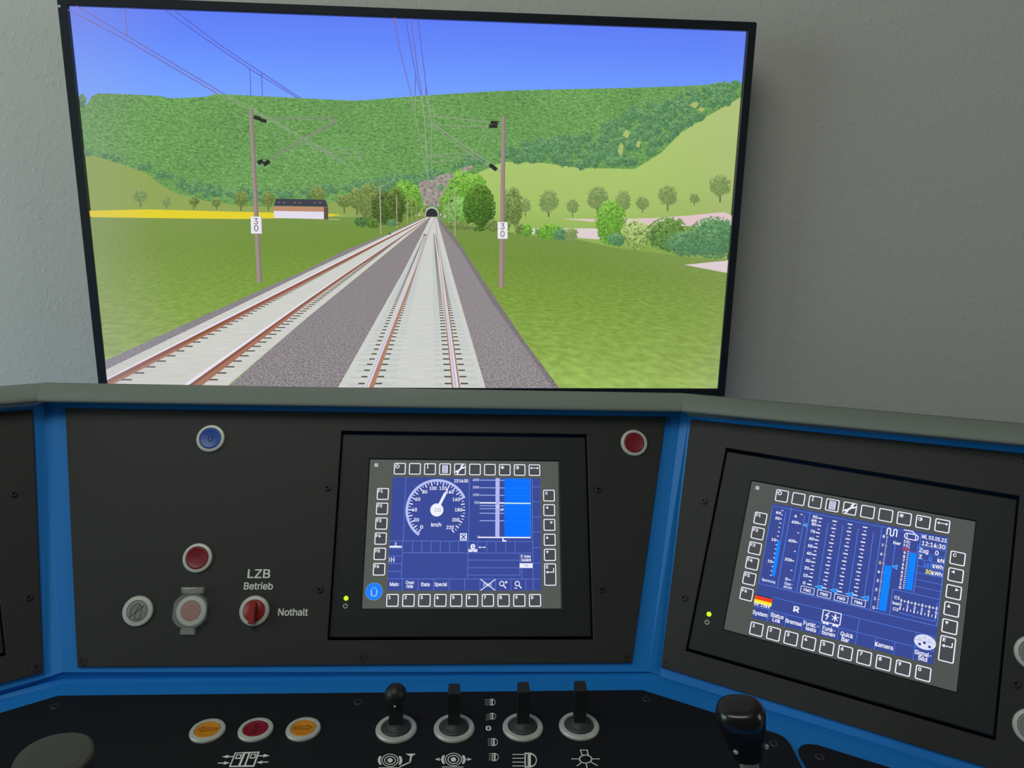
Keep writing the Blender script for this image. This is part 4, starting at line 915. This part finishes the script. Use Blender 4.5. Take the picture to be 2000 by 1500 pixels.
# date and energy
for t, p, h_, wd, cc in (('Mi, 03.05.23', B_(1345, 420), .0040, .0232, W_), ('12:14:30', B_(1332, 548), .0046, .0222, W_), ('Zug', B_(1145, 655), .0046, .0085, W_), ('0', B_(1398, 700), .0044, None, W_), ('Σ', B_(1082, 770), .0040, .0030, W_), ('0', B_(1272, 812), .0042, None, lin((60, 140, 255))),
        ('kN', B_(1475, 850), .0040, .0060, W_), ('169', B_(1222, 935), .0042, .0082, lin((60, 140, 255))), ('kWh', B_(1418, 970), .0042, .0096, W_), ('30', B_(1232, 1070), .0044, .0056, lin((250, 244, 110))), ('kWh', B_(1400, 1105), .0042, .0096, W_)):
    s.text(t, p, h_, wd, cc, z3, .035)
# brake cylinders
for row, (a, b_) in enumerate(((D_(910, 212), D_(1540, 350)), (D_(890, 345), D_(1520, 495)))):
    (xa, ya), (xb, yb) = s.P(a), s.P(b_); y = (ya + yb) / 2
    for k in range(11): xx = xa + (xb - xa) * k / 10; s.mb.line((xx, y - (.0018 if k % 2 == 0 else .0013)), (xx, y + (.0018 if k % 2 == 0 else .0013)), .0011 if k % 2 == 0 else .0007, z3, 1, W_)
    if row == 0:
        s.mb.line((xa, y), (xb, y), .0003, z2, 1, W_); ym = y
    else:
        s.mb.path([(xa, y - .0050), (xb, y - .0050), (xb, y - .0010)], .0006, z2, 1, BR)
(xa, ya), (xb, yb) = s.P(D_(900, 278)), s.P(D_(1530, 428)); y = (ya + yb) / 2
for k in range(6): put_text(s.mb, str(k), (xa + (xb - xa) * k / 5, y), .0028, None, z3, 1, W_, .04)
x, y_ = s.P(D_(1552, 260)); s.mb.line((x, y_), (x, y_ - .006), .0006, z2, 1, BR)
s.text('C1', D_(838, 158), .0032, z=z3, wd=.0052, bold=.04); s.text('bar', D_(820, 258), .0030, z=z3, wd=.0066, bold=.04); s.text('C2', D_(812, 362), .0032, z=z3, wd=.0052, bold=.04)
# status row
s.hline(C_(480, 452), D_(1510, 862), .0005, BR, z); s.hline(C_(110, 640), D_(1490, 1110), .0005, BR, z)
for a, b_ in ((C_(440, 560), C_(400, 935)), (C_(760, 800), C_(728, 1020)), (C_(1090, 880), C_(1060, 1110)), (C_(1470, 700), C_(1408, 1200)), (C_(1780, 1060), C_(1750, 1290)), (D_(165, 535), D_(95, 995)), (D_(455, 865), D_(432, 1090)), (D_(800, 950), D_(775, 1170)), (D_(1180, 780), D_(1120, 1265)), (D_(1510, 862), D_(1480, 1110))): s.vline(a, b_, .0005, BR, z)
fa, fb = s.P(C_(160, 425)), s.P(C_(465, 610)); mid = (fa[0] + .0188); h_ = .0086
s.mb.poly([(fa[0] - .0006, fa[1] - h_ / 2), (mid, fa[1] - h_ / 2), (mid, fa[1]), (fa[0] - .0006, fa[1])], z3, 1, lin((236, 64, 20))); s.mb.poly([(fa[0] - .0006, fa[1] - h_), (mid, fa[1] - h_), (mid, fa[1] - h_ / 2), (fa[0] - .0006, fa[1] - h_ / 2)], z3, 1, lin((252, 232, 40))); s.mb.poly([(fa[0] - .0006, fa[1] + .0003), (mid, fa[1] + .0003), (mid, fa[1] + .0012), (fa[0] - .0006, fa[1] + .0012)], z3, 1, lin((40, 34, 60)))
for t, p, h_, wd in (('DE 15kV', C_(288, 618), .0038, .0174), ('System', C_(245, 785), .0044, .0160), ('Status', C_(578, 828), .0044, .0140), ('Lok', C_(565, 912), .0044, .0082), ('Bremse', C_(900, 955), .0044, .0172), ('Funkt.-', C_(1245, 998), .0044, .0158), ('tests', C_(1235, 1088), .0042, .0110),
        ('R', C_(955, 700), .0062, .0056), ('Funk-', C_(1590, 1088), .0044, .0128), ('tionen', C_(1578, 1175), .0042, .0136), ('Quick', (1654, 1240), .0044, .0124), ('Bar', (1651, 1249.5), .0044, .0076), ('Kamera', D_(605, 1012), .0044, .0172), ('Signal-', D_(1298, 1152), .0044, .0156), ('bild', D_(1293, 1242), .0042, .0080)):
    s.text(t, p, h_, wd, W_, z3, .035)
c = s.P(C_(1640, 868)); s.mb.poly(rrect(c[0] - .0098, c[0] + .0098, c[1] - .0064, c[1] + .0072, .0010, 2), z3, 1, W_, holes=[rrect(c[0] - .0088, c[0] + .0088, c[1] - .0054, c[1] + .0062, .0006, 2)])
for g in (-.0066, -.0034, .0034, .0066): s.mb.disc((c[0] + g, c[1] - .0072), .0014, z3, 1, W_, n=14)
s.mb.path([(c[0] - .0028, c[1] + .0050), (c[0] - .0064, c[1] + .0010), (c[0] - .0034, c[1] + .0014), (c[0] - .0052, c[1] - .0030)], .0011, z3, 1, W_)
q = (c[0] + .0036, c[1] + .0010); s.mb.disc((q[0], q[1]), .0016, z3, 1, W_, n=14); s.mb.line((q[0], q[1]), (q[0], q[1] + .0040), .0013, z3, 1, W_)
for a in (160, 20, 225, 270, 315): s.mb.line(q, (q[0] + .0042 * math.cos(math.radians(a)), q[1] + .0042 * math.sin(math.radians(a))), .0008, z3, 1, W_)
c = s.P(D_(1332, 948)); s.mb.disc(c, .0103, z3, 1, lin((220, 226, 248)), ry=.0076)
s.mb.line((c[0] - .0100, c[1] + .0006), (c[0] + .0100, c[1] + .0006), .0003, z4, 1, lin((120, 126, 180)))
for dx, dy, f in ((-.0006, .0046, 0), (-.0052, .0024, 0), (.0040, .0024, 0), (-.0004, -.0008, 1), (-.0046, -.0032, 1), (.0046, -.0036, 1)):
    if f: s.mb.disc((c[0] + dx, c[1] + dy), .0014, z4, 1, lin((60, 60, 140)), n=16)
    else: s.mb.arc((c[0] + dx, c[1] + dy), .0012, .0015, 0, 360, z4, 1, lin((120, 126, 180)), 16)
s.mb.build('screen_image', LCD, d2, label='lit screen with bar gauges, flag and soft keys', colors=True)

# --- left display, mostly outside the picture
d0 = display('dark display edge in the left panel, at the left image border', PL, None, x1=.1465, g=[(-.1355, -.0894), (.1006, -.0894), (.1006, .0894), (-.1355, .0894)])
mb = MB(); mb.poly([(-.1354, -.0893), (.1005, -.0893), (.1005, .0893), (-.1354, .0893)], -.0042); mb.build('screen_glass', MT['grip'], d0)

# ------------------------------------------------------------------ lower control panels on the shelf
ZP = .0026
def dk(u, v): return DK.at(u, v, ZP)
cpts = [(-420, 1500), (0, 1392), (114, 1358), (1255, 1347), (1400, 1393), (1498, 1426), (1520, 1433), (1534, 1441), (1544, 1453), (1568, 1500), (1655, 1660), (-420, 1660)]
cp = thing('switch_console', 'long black switch plate with lever switches and amber buttons', 'console', DK.mat)
P = [dk(*p) for p in cpts]; P[0] = (-.62, -.545); P[-1] = (-.62, -.665); P[-2] = (P[-2][0], -.665)
mb = MB(); mb.prism(P, .0003, ZP, ch=.0005); mb.build('panel_plate', MT['plate_low'], cp)
cp2 = thing('switch_console', 'small black plate with rounded corner at the bottom right', 'console', DK.mat)
P = [dk(*p) for p in ((1660, 1650), (1577, 1500), (1561, 1472), (1559, 1463), (1565, 1455), (1578, 1452), (1596, 1454), (1740, 1499), (2150, 1626), (2100, 1680))]
mb = MB(); mb.prism(P, .0003, ZP, ch=.0005); mb.build('panel_plate', MT['plate_low'], cp2)
for u, v in ((700, 1371), (1262, 1365), (108, 1379), (1511, 1452)):
    x, y = dk(u, v); screw(cp, x, y, ZP - .0003, .0050, True)
x, y = dk(1601, 1478); screw(cp2, x, y, ZP - .0003, .0050, True)
def on_low(o): o.location.z += ZP; return o
def m_arrow(g):
    def f(mb, x, y, z):
        mb.path([(x + g * .0095, y + .0016), (x - g * .0040, y + .0016), (x - g * .0040, y + .0034), (x - g * .0090, y), (x - g * .0040, y - .0034), (x - g * .0040, y - .0016), (x + g * .0095, y - .0016)], .0006, z - .0002, closed=True); return 'mark_amber'
    return f
def m_bar(mb, x, y, z): mb.path([(x - .0012, y - .0075), (x + .0012, y - .0075), (x + .0012, y + .0075), (x - .0012, y + .0075)], .0006, z - .0002, closed=True); return 'mark_red'
RL = .0176
on_low(button(cp, *dk(405.5, 1429), 'yellow', 'amber push button with left arrow, leftmost of three', m_arrow(1), R=RL, r=.0128))
on_low(button(cp, *dk(499.5, 1427), 'darkred', 'dark red push button between the two amber ones', m_bar, R=RL, r=.0128))
on_low(button(cp, *dk(592.5, 1426), 'yellow', 'amber push button with right arrow, rightmost of three', m_arrow(-1), R=RL, r=.0128))
# toggles
def toggle(u, v, H, ball, label):
    x, y = dk(u, v); mb = MB(); [mb.lathe(p_, (x, y, 0), 56) for p_ in ([(.0212, 0), (.0212, .0018)], [(.0212, .0018), (.0200, .0034)], [(.0200, .0034), (.0160, .0036)], [(.0160, .0036), (.0153, .0028), (.0153, .0005)])]
    o = on_low(mb.build('toggle_switch', MT['alu'], cp, label=label))
    b_ = MB(); b_.lathe([(.0152, .0006), (.0150, .0030), (.0128, .0052), (.0104, .0050), (.0094, .0066), (.0072, .0088), (.0, .0090)], (x, y, 0), 40); b_.build('rubber_boot', MT['rubber'], o)
    l = MB()
    if ball: l.box(x - .0070, x + .0070, y - .0045, y + .0045, .0092, H - .012, ch=0)
    else:
        w1, d1_ = .0063, .0048
        l.box(x - w1, x + w1, y - d1_, y + d1_, .0092, H - .0062, ch=0)
        # hooked top cap with a sloping upper face
        vs = [(x - w1, y - d1_ - .0010, H - .0062), (x + w1, y - d1_ - .0010, H - .0062), (x + w1, y + .0085, H - .0062), (x - w1, y + .0085, H - .0062),
              (x - w1 * .97, y - d1_ - .0010, H - .0022), (x + w1 * .97, y - d1_ - .0010, H - .0022), (x + w1 * .9, y + .0085, H), (x - w1 * .9, y + .0085, H)]
        l.add(vs, [(3, 2, 1, 0), (4, 5, 6, 7), (0, 1, 5, 4), (1, 2, 6, 5), (2, 3, 7, 6), (3, 0, 4, 7)])
        for k in range(6): l.box(x - w1 * .9, x + w1 * .9, y - d1_ - .0006, y - d1_, H - .0105 - k * .0026, H - .0092 - k * .0026)
    l.build('lever', MT['leverblk'], o)
    if ball:
        k = MB(); r = .0113; k.lathe([(.0001, -r)] + [(r * math.cos(math.radians(a)), r * math.sin(math.radians(a))) for a in range(-80, 90, 10)] + [(.0001, r)], (x, y, H - .006), 40); k.build('ball_knob', MT['leverblk'], o)
        j = MB(); j.lathe([(.0014, -.0002), (.0012, .0006), (.0001, .0009)], (0, 0, 0), 14)
        jo = j.build('set_screw', MT['alu'], o); jo.location = (x, y - .0104, H - .0125); jo.rotation_euler = (math.radians(112), 0, 0)
    return o
toggle(774, 1425, .0475, True, 'ball-topped lever switch in a silver ring, leftmost lever')
toggle(887, 1424, .0478, False, 'flat-topped lever switch between ball lever and light symbols')
toggle(1021, 1422, .0488, False, 'flat-topped lever switch right of the light symbols')
toggle(1131, 1420, .0490, False, 'flat-topped lever switch above the lamp symbol')
# printed pictograms
def picto(name, label, parent=cp):
    mb = MB(); return mb, (lambda: mb.build(name, MT['print'], parent, label=label))
zz = ZP + .00012
def dline(mb, a, b_, wpx, w2=None):
    mb.line(dk(*a), dk(*b_), wpx * .00052, zz, ext=wpx * .00018)
def dpoly(mb, pts, holes=()): mb.poly([dk(*p) for p in pts], zz, holes=[[dk(*p) for p in h] for h in holes])
# doors
mb, fin = picto('door_symbol', 'white symbol of a double door with four arrows'); Zd = crop(420, 1450, 14.286)
q = lambda *L: [Zd(*p) for p in L]
dpoly(mb, q((385, 692), (1092, 682), (1248, 258), (555, 285)), [q((440, 655), (648, 648), (790, 300), (580, 308)), q((706, 650), (812, 640), (935, 305), (850, 310)), q((858, 640), (1060, 640), (1190, 290), (985, 300))])
dpoly(mb, q((548, 465), (708, 462), (755, 330), (605, 335)), [q((590, 430), (685, 430), (712, 352), (630, 357))]); dpoly(mb, q((955, 452), (1110, 450), (1160, 320), (1008, 325)), [q((995, 425), (1092, 420), (1118, 342), (1030, 346))])
for a, b_, t in (((500, 397), (375, 402), ((190, 403), (385, 348), (350, 440))), ((95, 582), (240, 578), ((415, 575), (262, 530), (235, 625))), ((1210, 380), (1345, 375), ((1520, 370), (1362, 325), (1335, 425))), ((1470, 550), (1320, 555), ((1150, 560), (1330, 512), (1300, 602)))):
    dline(mb, Zd(*a), Zd(*b_), 2.6); dpoly(mb, q(*t))
fin()
# track brake symbols and light symbols
Zt = crop(720, 1440, 4.348)
def ell(mb, c, rx, ry, rx2=0, ry2=0, n_=30, a0=0, a1=360):
    pts = [(c[0] + rx * math.cos(math.radians(a0 + (a1 - a0) * i / n_)), c[1] + ry * math.sin(math.radians(a0 + (a1 - a0) * i / n_))) for i in range(n_ + (0 if a1 - a0 == 360 else 1))]
    if rx2 and a1 - a0 == 360:
        inn_ = [(c[0] + rx2 * math.cos(math.radians(360 * i / n_)), c[1] + ry2 * math.sin(math.radians(360 * i / n_))) for i in range(n_)]
        dpoly(mb, [Zt(*p) for p in pts], [[Zt(*p) for p in inn_]])
    elif rx2:
        inn_ = [(c[0] + rx2 * math.cos(math.radians(a0 + (a1 - a0) * i / n_)), c[1] + ry2 * math.sin(math.radians(a0 + (a1 - a0) * i / n_))) for i in range(n_ + 1)]
        dpoly(mb, [Zt(*p) for p in pts + inn_[::-1]])
    else: dpoly(mb, [Zt(*p) for p in pts])
for cx, kind in ((182, 'sand'), (720, 'brake')):
    mb, fin = picto('wheel_symbol', 'white wheel symbol with a sanding funnel' if kind == 'sand' else 'white wheel and brake symbol with two arrows'); cy = 196 if kind == 'sand' else 189
    ell(mb, (cx, cy), 72, 56, 64, 50); ell(mb, (cx, cy), 50, 38, 42, 31); ell(mb, (cx, cy), 23, 19)
    for g in (-1, 1):
        dpoly(mb, [Zt(cx + g * a, cy + b_) for a, b_ in ((72, -36), (94, -34), (104, -8), (104, 12), (90, 38), (72, 38), (82, 0))])
    dline(mb, Zt(cx - 95, cy + 64), Zt(cx + 82, cy + 64), 2)
    if kind == 'sand':
        dpoly(mb, [Zt(*p) for p in ((313, 140), (402, 140), (368, 162), (358, 212), (344, 212), (352, 162))]); dline(mb, Zt(351, 212), Zt(268, 250), 3.2)
    else:
        for g in (-1, 1): dline(mb, Zt(cx + g * 104, cy - 1), Zt(cx + g * 125, cy - 1), 1.4); dpoly(mb, [Zt(cx + g * 158, cy - 2), Zt(cx + g * 118, cy - 14), Zt(cx + g * 118, cy + 12)])
    fin()
def lamp(cx, cy, s_, kind, label, zf=Zt):
    """headlight symbol: D-shaped lamp on the right, rays on the left"""
    mb, fin = picto('headlight_symbol', label)
    def e(p): return zf(cx + p[0] * s_, cy + p[1] * s_)
    D = [(0, -50)] + [(52 * math.sin(math.radians(a)) + 8, -50 * math.cos(math.radians(a))) for a in range(0, 181, 12)] + [(0, 50)]
    I = [(20, -38)] + [(40 * math.sin(math.radians(a)) + 20 - 6, -38 * math.cos(math.radians(a))) for a in range(12, 170, 12)] + [(20, 38)]
    dpoly(mb, [e(p) for p in D], [[e(p) for p in I]])
    dpoly(mb, [e(p) for p in ((-22, -50), (2, -50), (2, 50), (-22, 50))], [[e(p) for p in ((-13, -40), (-2, -40), (-2, 40), (-13, 40))]])
    for k in range(4):
        y_ = -38 + k * 25.5
        if kind == 'long': dline(mb, e((-100, y_)), e((-20, y_)), .16 * s_ * 10)
        if kind == 'dip': dline(mb, e((-90, y_ + 22)), e((-20, y_)), .16 * s_ * 10)
        if kind == 'short': dline(mb, e((-68, y_)), e((-20, y_)), .16 * s_ * 10)
        if kind == 'wavy':
            for j in range(4): dline(mb, e((-62 + j * 11, y_ - 9 * (j % 2))), e((-51 + j * 11, y_ - 9 * ((j + 1) % 2))), .15 * s_ * 10)
    fin()
Z8 = crop(700, 1300, 3.846)
lamp(1352, 195, 1.28, 'long', 'large white headlight symbol under the third lever')
lamp(1000, 275, .5, 'long', 'small headlight symbol with long straight rays', Z8)
lamp(1003, 381, .5, 'dip', 'small headlight symbol with slanting rays', Z8)
lamp(1012, 575, .58, 'short', 'small headlight symbol with short rays', Z8)
lamp(1018, 688, .6, 'wavy', 'small headlight symbol with wavy rays', Z8)
mb, fin = picto('zero_mark', 'small white o between the headlight symbols'); put_text(mb, 'o', dk(*Z8(976, 466)), .0090, .0050, zz, bold=.05, lift=4e-5); fin()
mb, fin = picto('lamp_symbol', 'white lamp symbol with five rays, under the last lever')
ell(mb, (1842, 186), 57, 38, 47, 30); dpoly(mb, [Zt(*p) for p in ((1793, 106), (1860, 106), (1869, 152), (1808, 152))], [[Zt(*p) for p in ((1804, 112), (1852, 112), (1858, 146), (1814, 146))]])
for a, b_ in (((1723, 184), (1785, 184)), ((1900, 184), (1962, 184)), ((1808, 214), (1770, 243)), ((1890, 212), (1942, 241)), ((1848, 224), (1858, 275))): dline(mb, Zt(*a), Zt(*b_), 2)
fin()

# ------------------------------------------------------------------ right-hand lever
def loft(mb, secs, n=36, pw=2.6, cap=True):
    """secs: (centre, half width, half depth, axis x, axis y), superellipse sections"""
    rings_ = []
    for c, a, b_, ax, ay in secs:
        rg = []
        for j in range(n):
            t = 2 * math.pi * j / n; ct, st = math.cos(t), math.sin(t)
            rg.append(Vector(c) + ax * a * math.copysign(abs(ct) ** (2 / pw), ct) + ay * b_ * math.copysign(abs(st) ** (2 / pw), st))
        rings_.append(rg)
    for i in range(len(rings_) - 1): mb.add(rings_[i] + rings_[i + 1], [(j, (j + 1) % n, n + (j + 1) % n, n + j) for j in range(n)], smooth=True)
    if cap: mb.add(rings_[0], [tuple(range(n))[::-1]]); mb.add(rings_[-1], [tuple(range(n))], smooth=True)
zt_, zb2 = .905, .838
def pt_at(u, v, z_): return Frame((0, 0, z_), (1, 0, 0), (0, 1, 0), (0, 0, 1)).wat(u, v)
tpn, btn = pt_at(1447, 1378, zt_), pt_at(1462, 1484, zb2)
ax_ = (tpn - btn).normalized(); base = btn + (-ax_) * ((btn.z - ZD - ZP) / ax_.z)
lv = thing('power_lever', 'black wide-topped hand lever on a steel shaft, in front of the right panel', 'lever', Matrix.Translation(base))
inv = Matrix.Translation(-base); X_ = (Vector((1, 0, 0)) - ax_ * ax_.x).normalized(); X_ = (Matrix.Rotation(math.radians(-16), 3, ax_) @ X_); Y_ = ax_.cross(X_)
Ln = (tpn - btn).length; L0 = btn - base
mb = MB(); secs = []
for t, a, b_ in ([(.10, .0112, .0092), (.104, .0124, .0104), (.12, .0130, .0110), (.3, .0152, .0130), (.5, .0176, .0148), (.68, .0198, .0162), (.80, .0209, .0170)]
                 + [(.80 + .20 * math.sin(math.radians(q_)), .0128 + .0082 * math.cos(math.radians(q_)), .0092 + .0078 * math.cos(math.radians(q_))) for q_ in range(12, 91, 6)]
                 + [(1.004, .0100, .0070), (1.006, .005, .0035), (1.0065, .001, .0008)]):
    secs.append((L0 + ax_ * Ln * t + X_ * (-.0018 * t), a, b_, X_, Y_))
loft(mb, secs); mb.build('grip', MT['grip'], lv, label='glossy black tapered grip')
mb = MB(); loft(mb, [(ax_ * .0042, .0082, .0068, X_, Y_), (L0 + ax_ * Ln * .099, .0082, .0068, X_, Y_)], pw=3.2); mb.build('shaft', MT['steel'], lv, label='flat steel shaft')
mb = MB(); mb.lathe([(.021, .0001), (.021, .003), (.016, .006), (.0115, .0062)], (0, 0, 0), 32); mb.build('collar', MT['leverblk'], lv)
for g, up in ((-.52, .40), (1.0, .34)):
    c = L0 + ax_ * Ln * up + X_ * (g * .0165) - Y_ * (.0128 if g < 0 else .004)
    s_ = MB(); s_.lathe([(.0022, -.001), (.0022, .0012), (.0016, .0016), (.001, .0012), (.0001, .0010)], (0, 0, 0), 16)
    so = s_.build('grip_screw', MT['alu'], lv, label='small bright screw in the grip')
    n_ = (-Y_ * .9 + X_ * (-.25 if g < 0 else .9)).normalized(); so.matrix_local = Matrix.Translation(c) @ n_.to_track_quat('Z', 'Y').to_matrix().to_4x4()

# ------------------------------------------------------------------ left-hand lever, cut off by the lower edge
c0 = pt_at(103, 1478, .884); base = Vector((c0.x + .004, c0.y + .012, ZD + ZP))
lk = thing('brake_lever', 'dark oval-topped hand lever in the lower left corner, bright left rim', 'lever', Matrix.Translation(base))
R3 = Matrix.Rotation(math.radians(8), 3, 'Z'); X_ = R3 @ Vector((1, 0, .02)).normalized(); Y_ = R3 @ Vector((0, .96, .20)).normalized(); N_ = X_.cross(Y_)
C0 = c0 - base; mb = MB()
loft(mb, [(C0 - N_ * .052 , .012, .011, X_, Y_), (C0 - N_ * .034, .019, .016, X_, Y_), (C0 - N_ * .012, .0275, .0225, X_, Y_), (C0 - N_ * .005, .0292, .0240, X_, Y_), (C0 - N_ * .0014, .0288, .0236, X_, Y_), (C0, .0272, .0222, X_, Y_), (C0 + N_ * .0006, .02, .016, X_, Y_), (C0 + N_ * .0008, .002, .002, X_, Y_)], pw=2.2)
mb.build('grip', principled('satin_dark_grip', (62, 64, 56), .38, spec=.45, coat=.15), lk)
mb = MB(); mb.tube([C0 - N_ * .0525, Vector((0, 0, .0058))], .0085, 20); mb.build('shaft', MT['steel'], lk, label='steel shaft')
mb = MB(); mb.lathe([(.021, .0001), (.021, .003), (.016, .006), (.0115, .0062)], (0, 0, 0), 32); mb.build('collar', MT['leverblk'], lk)
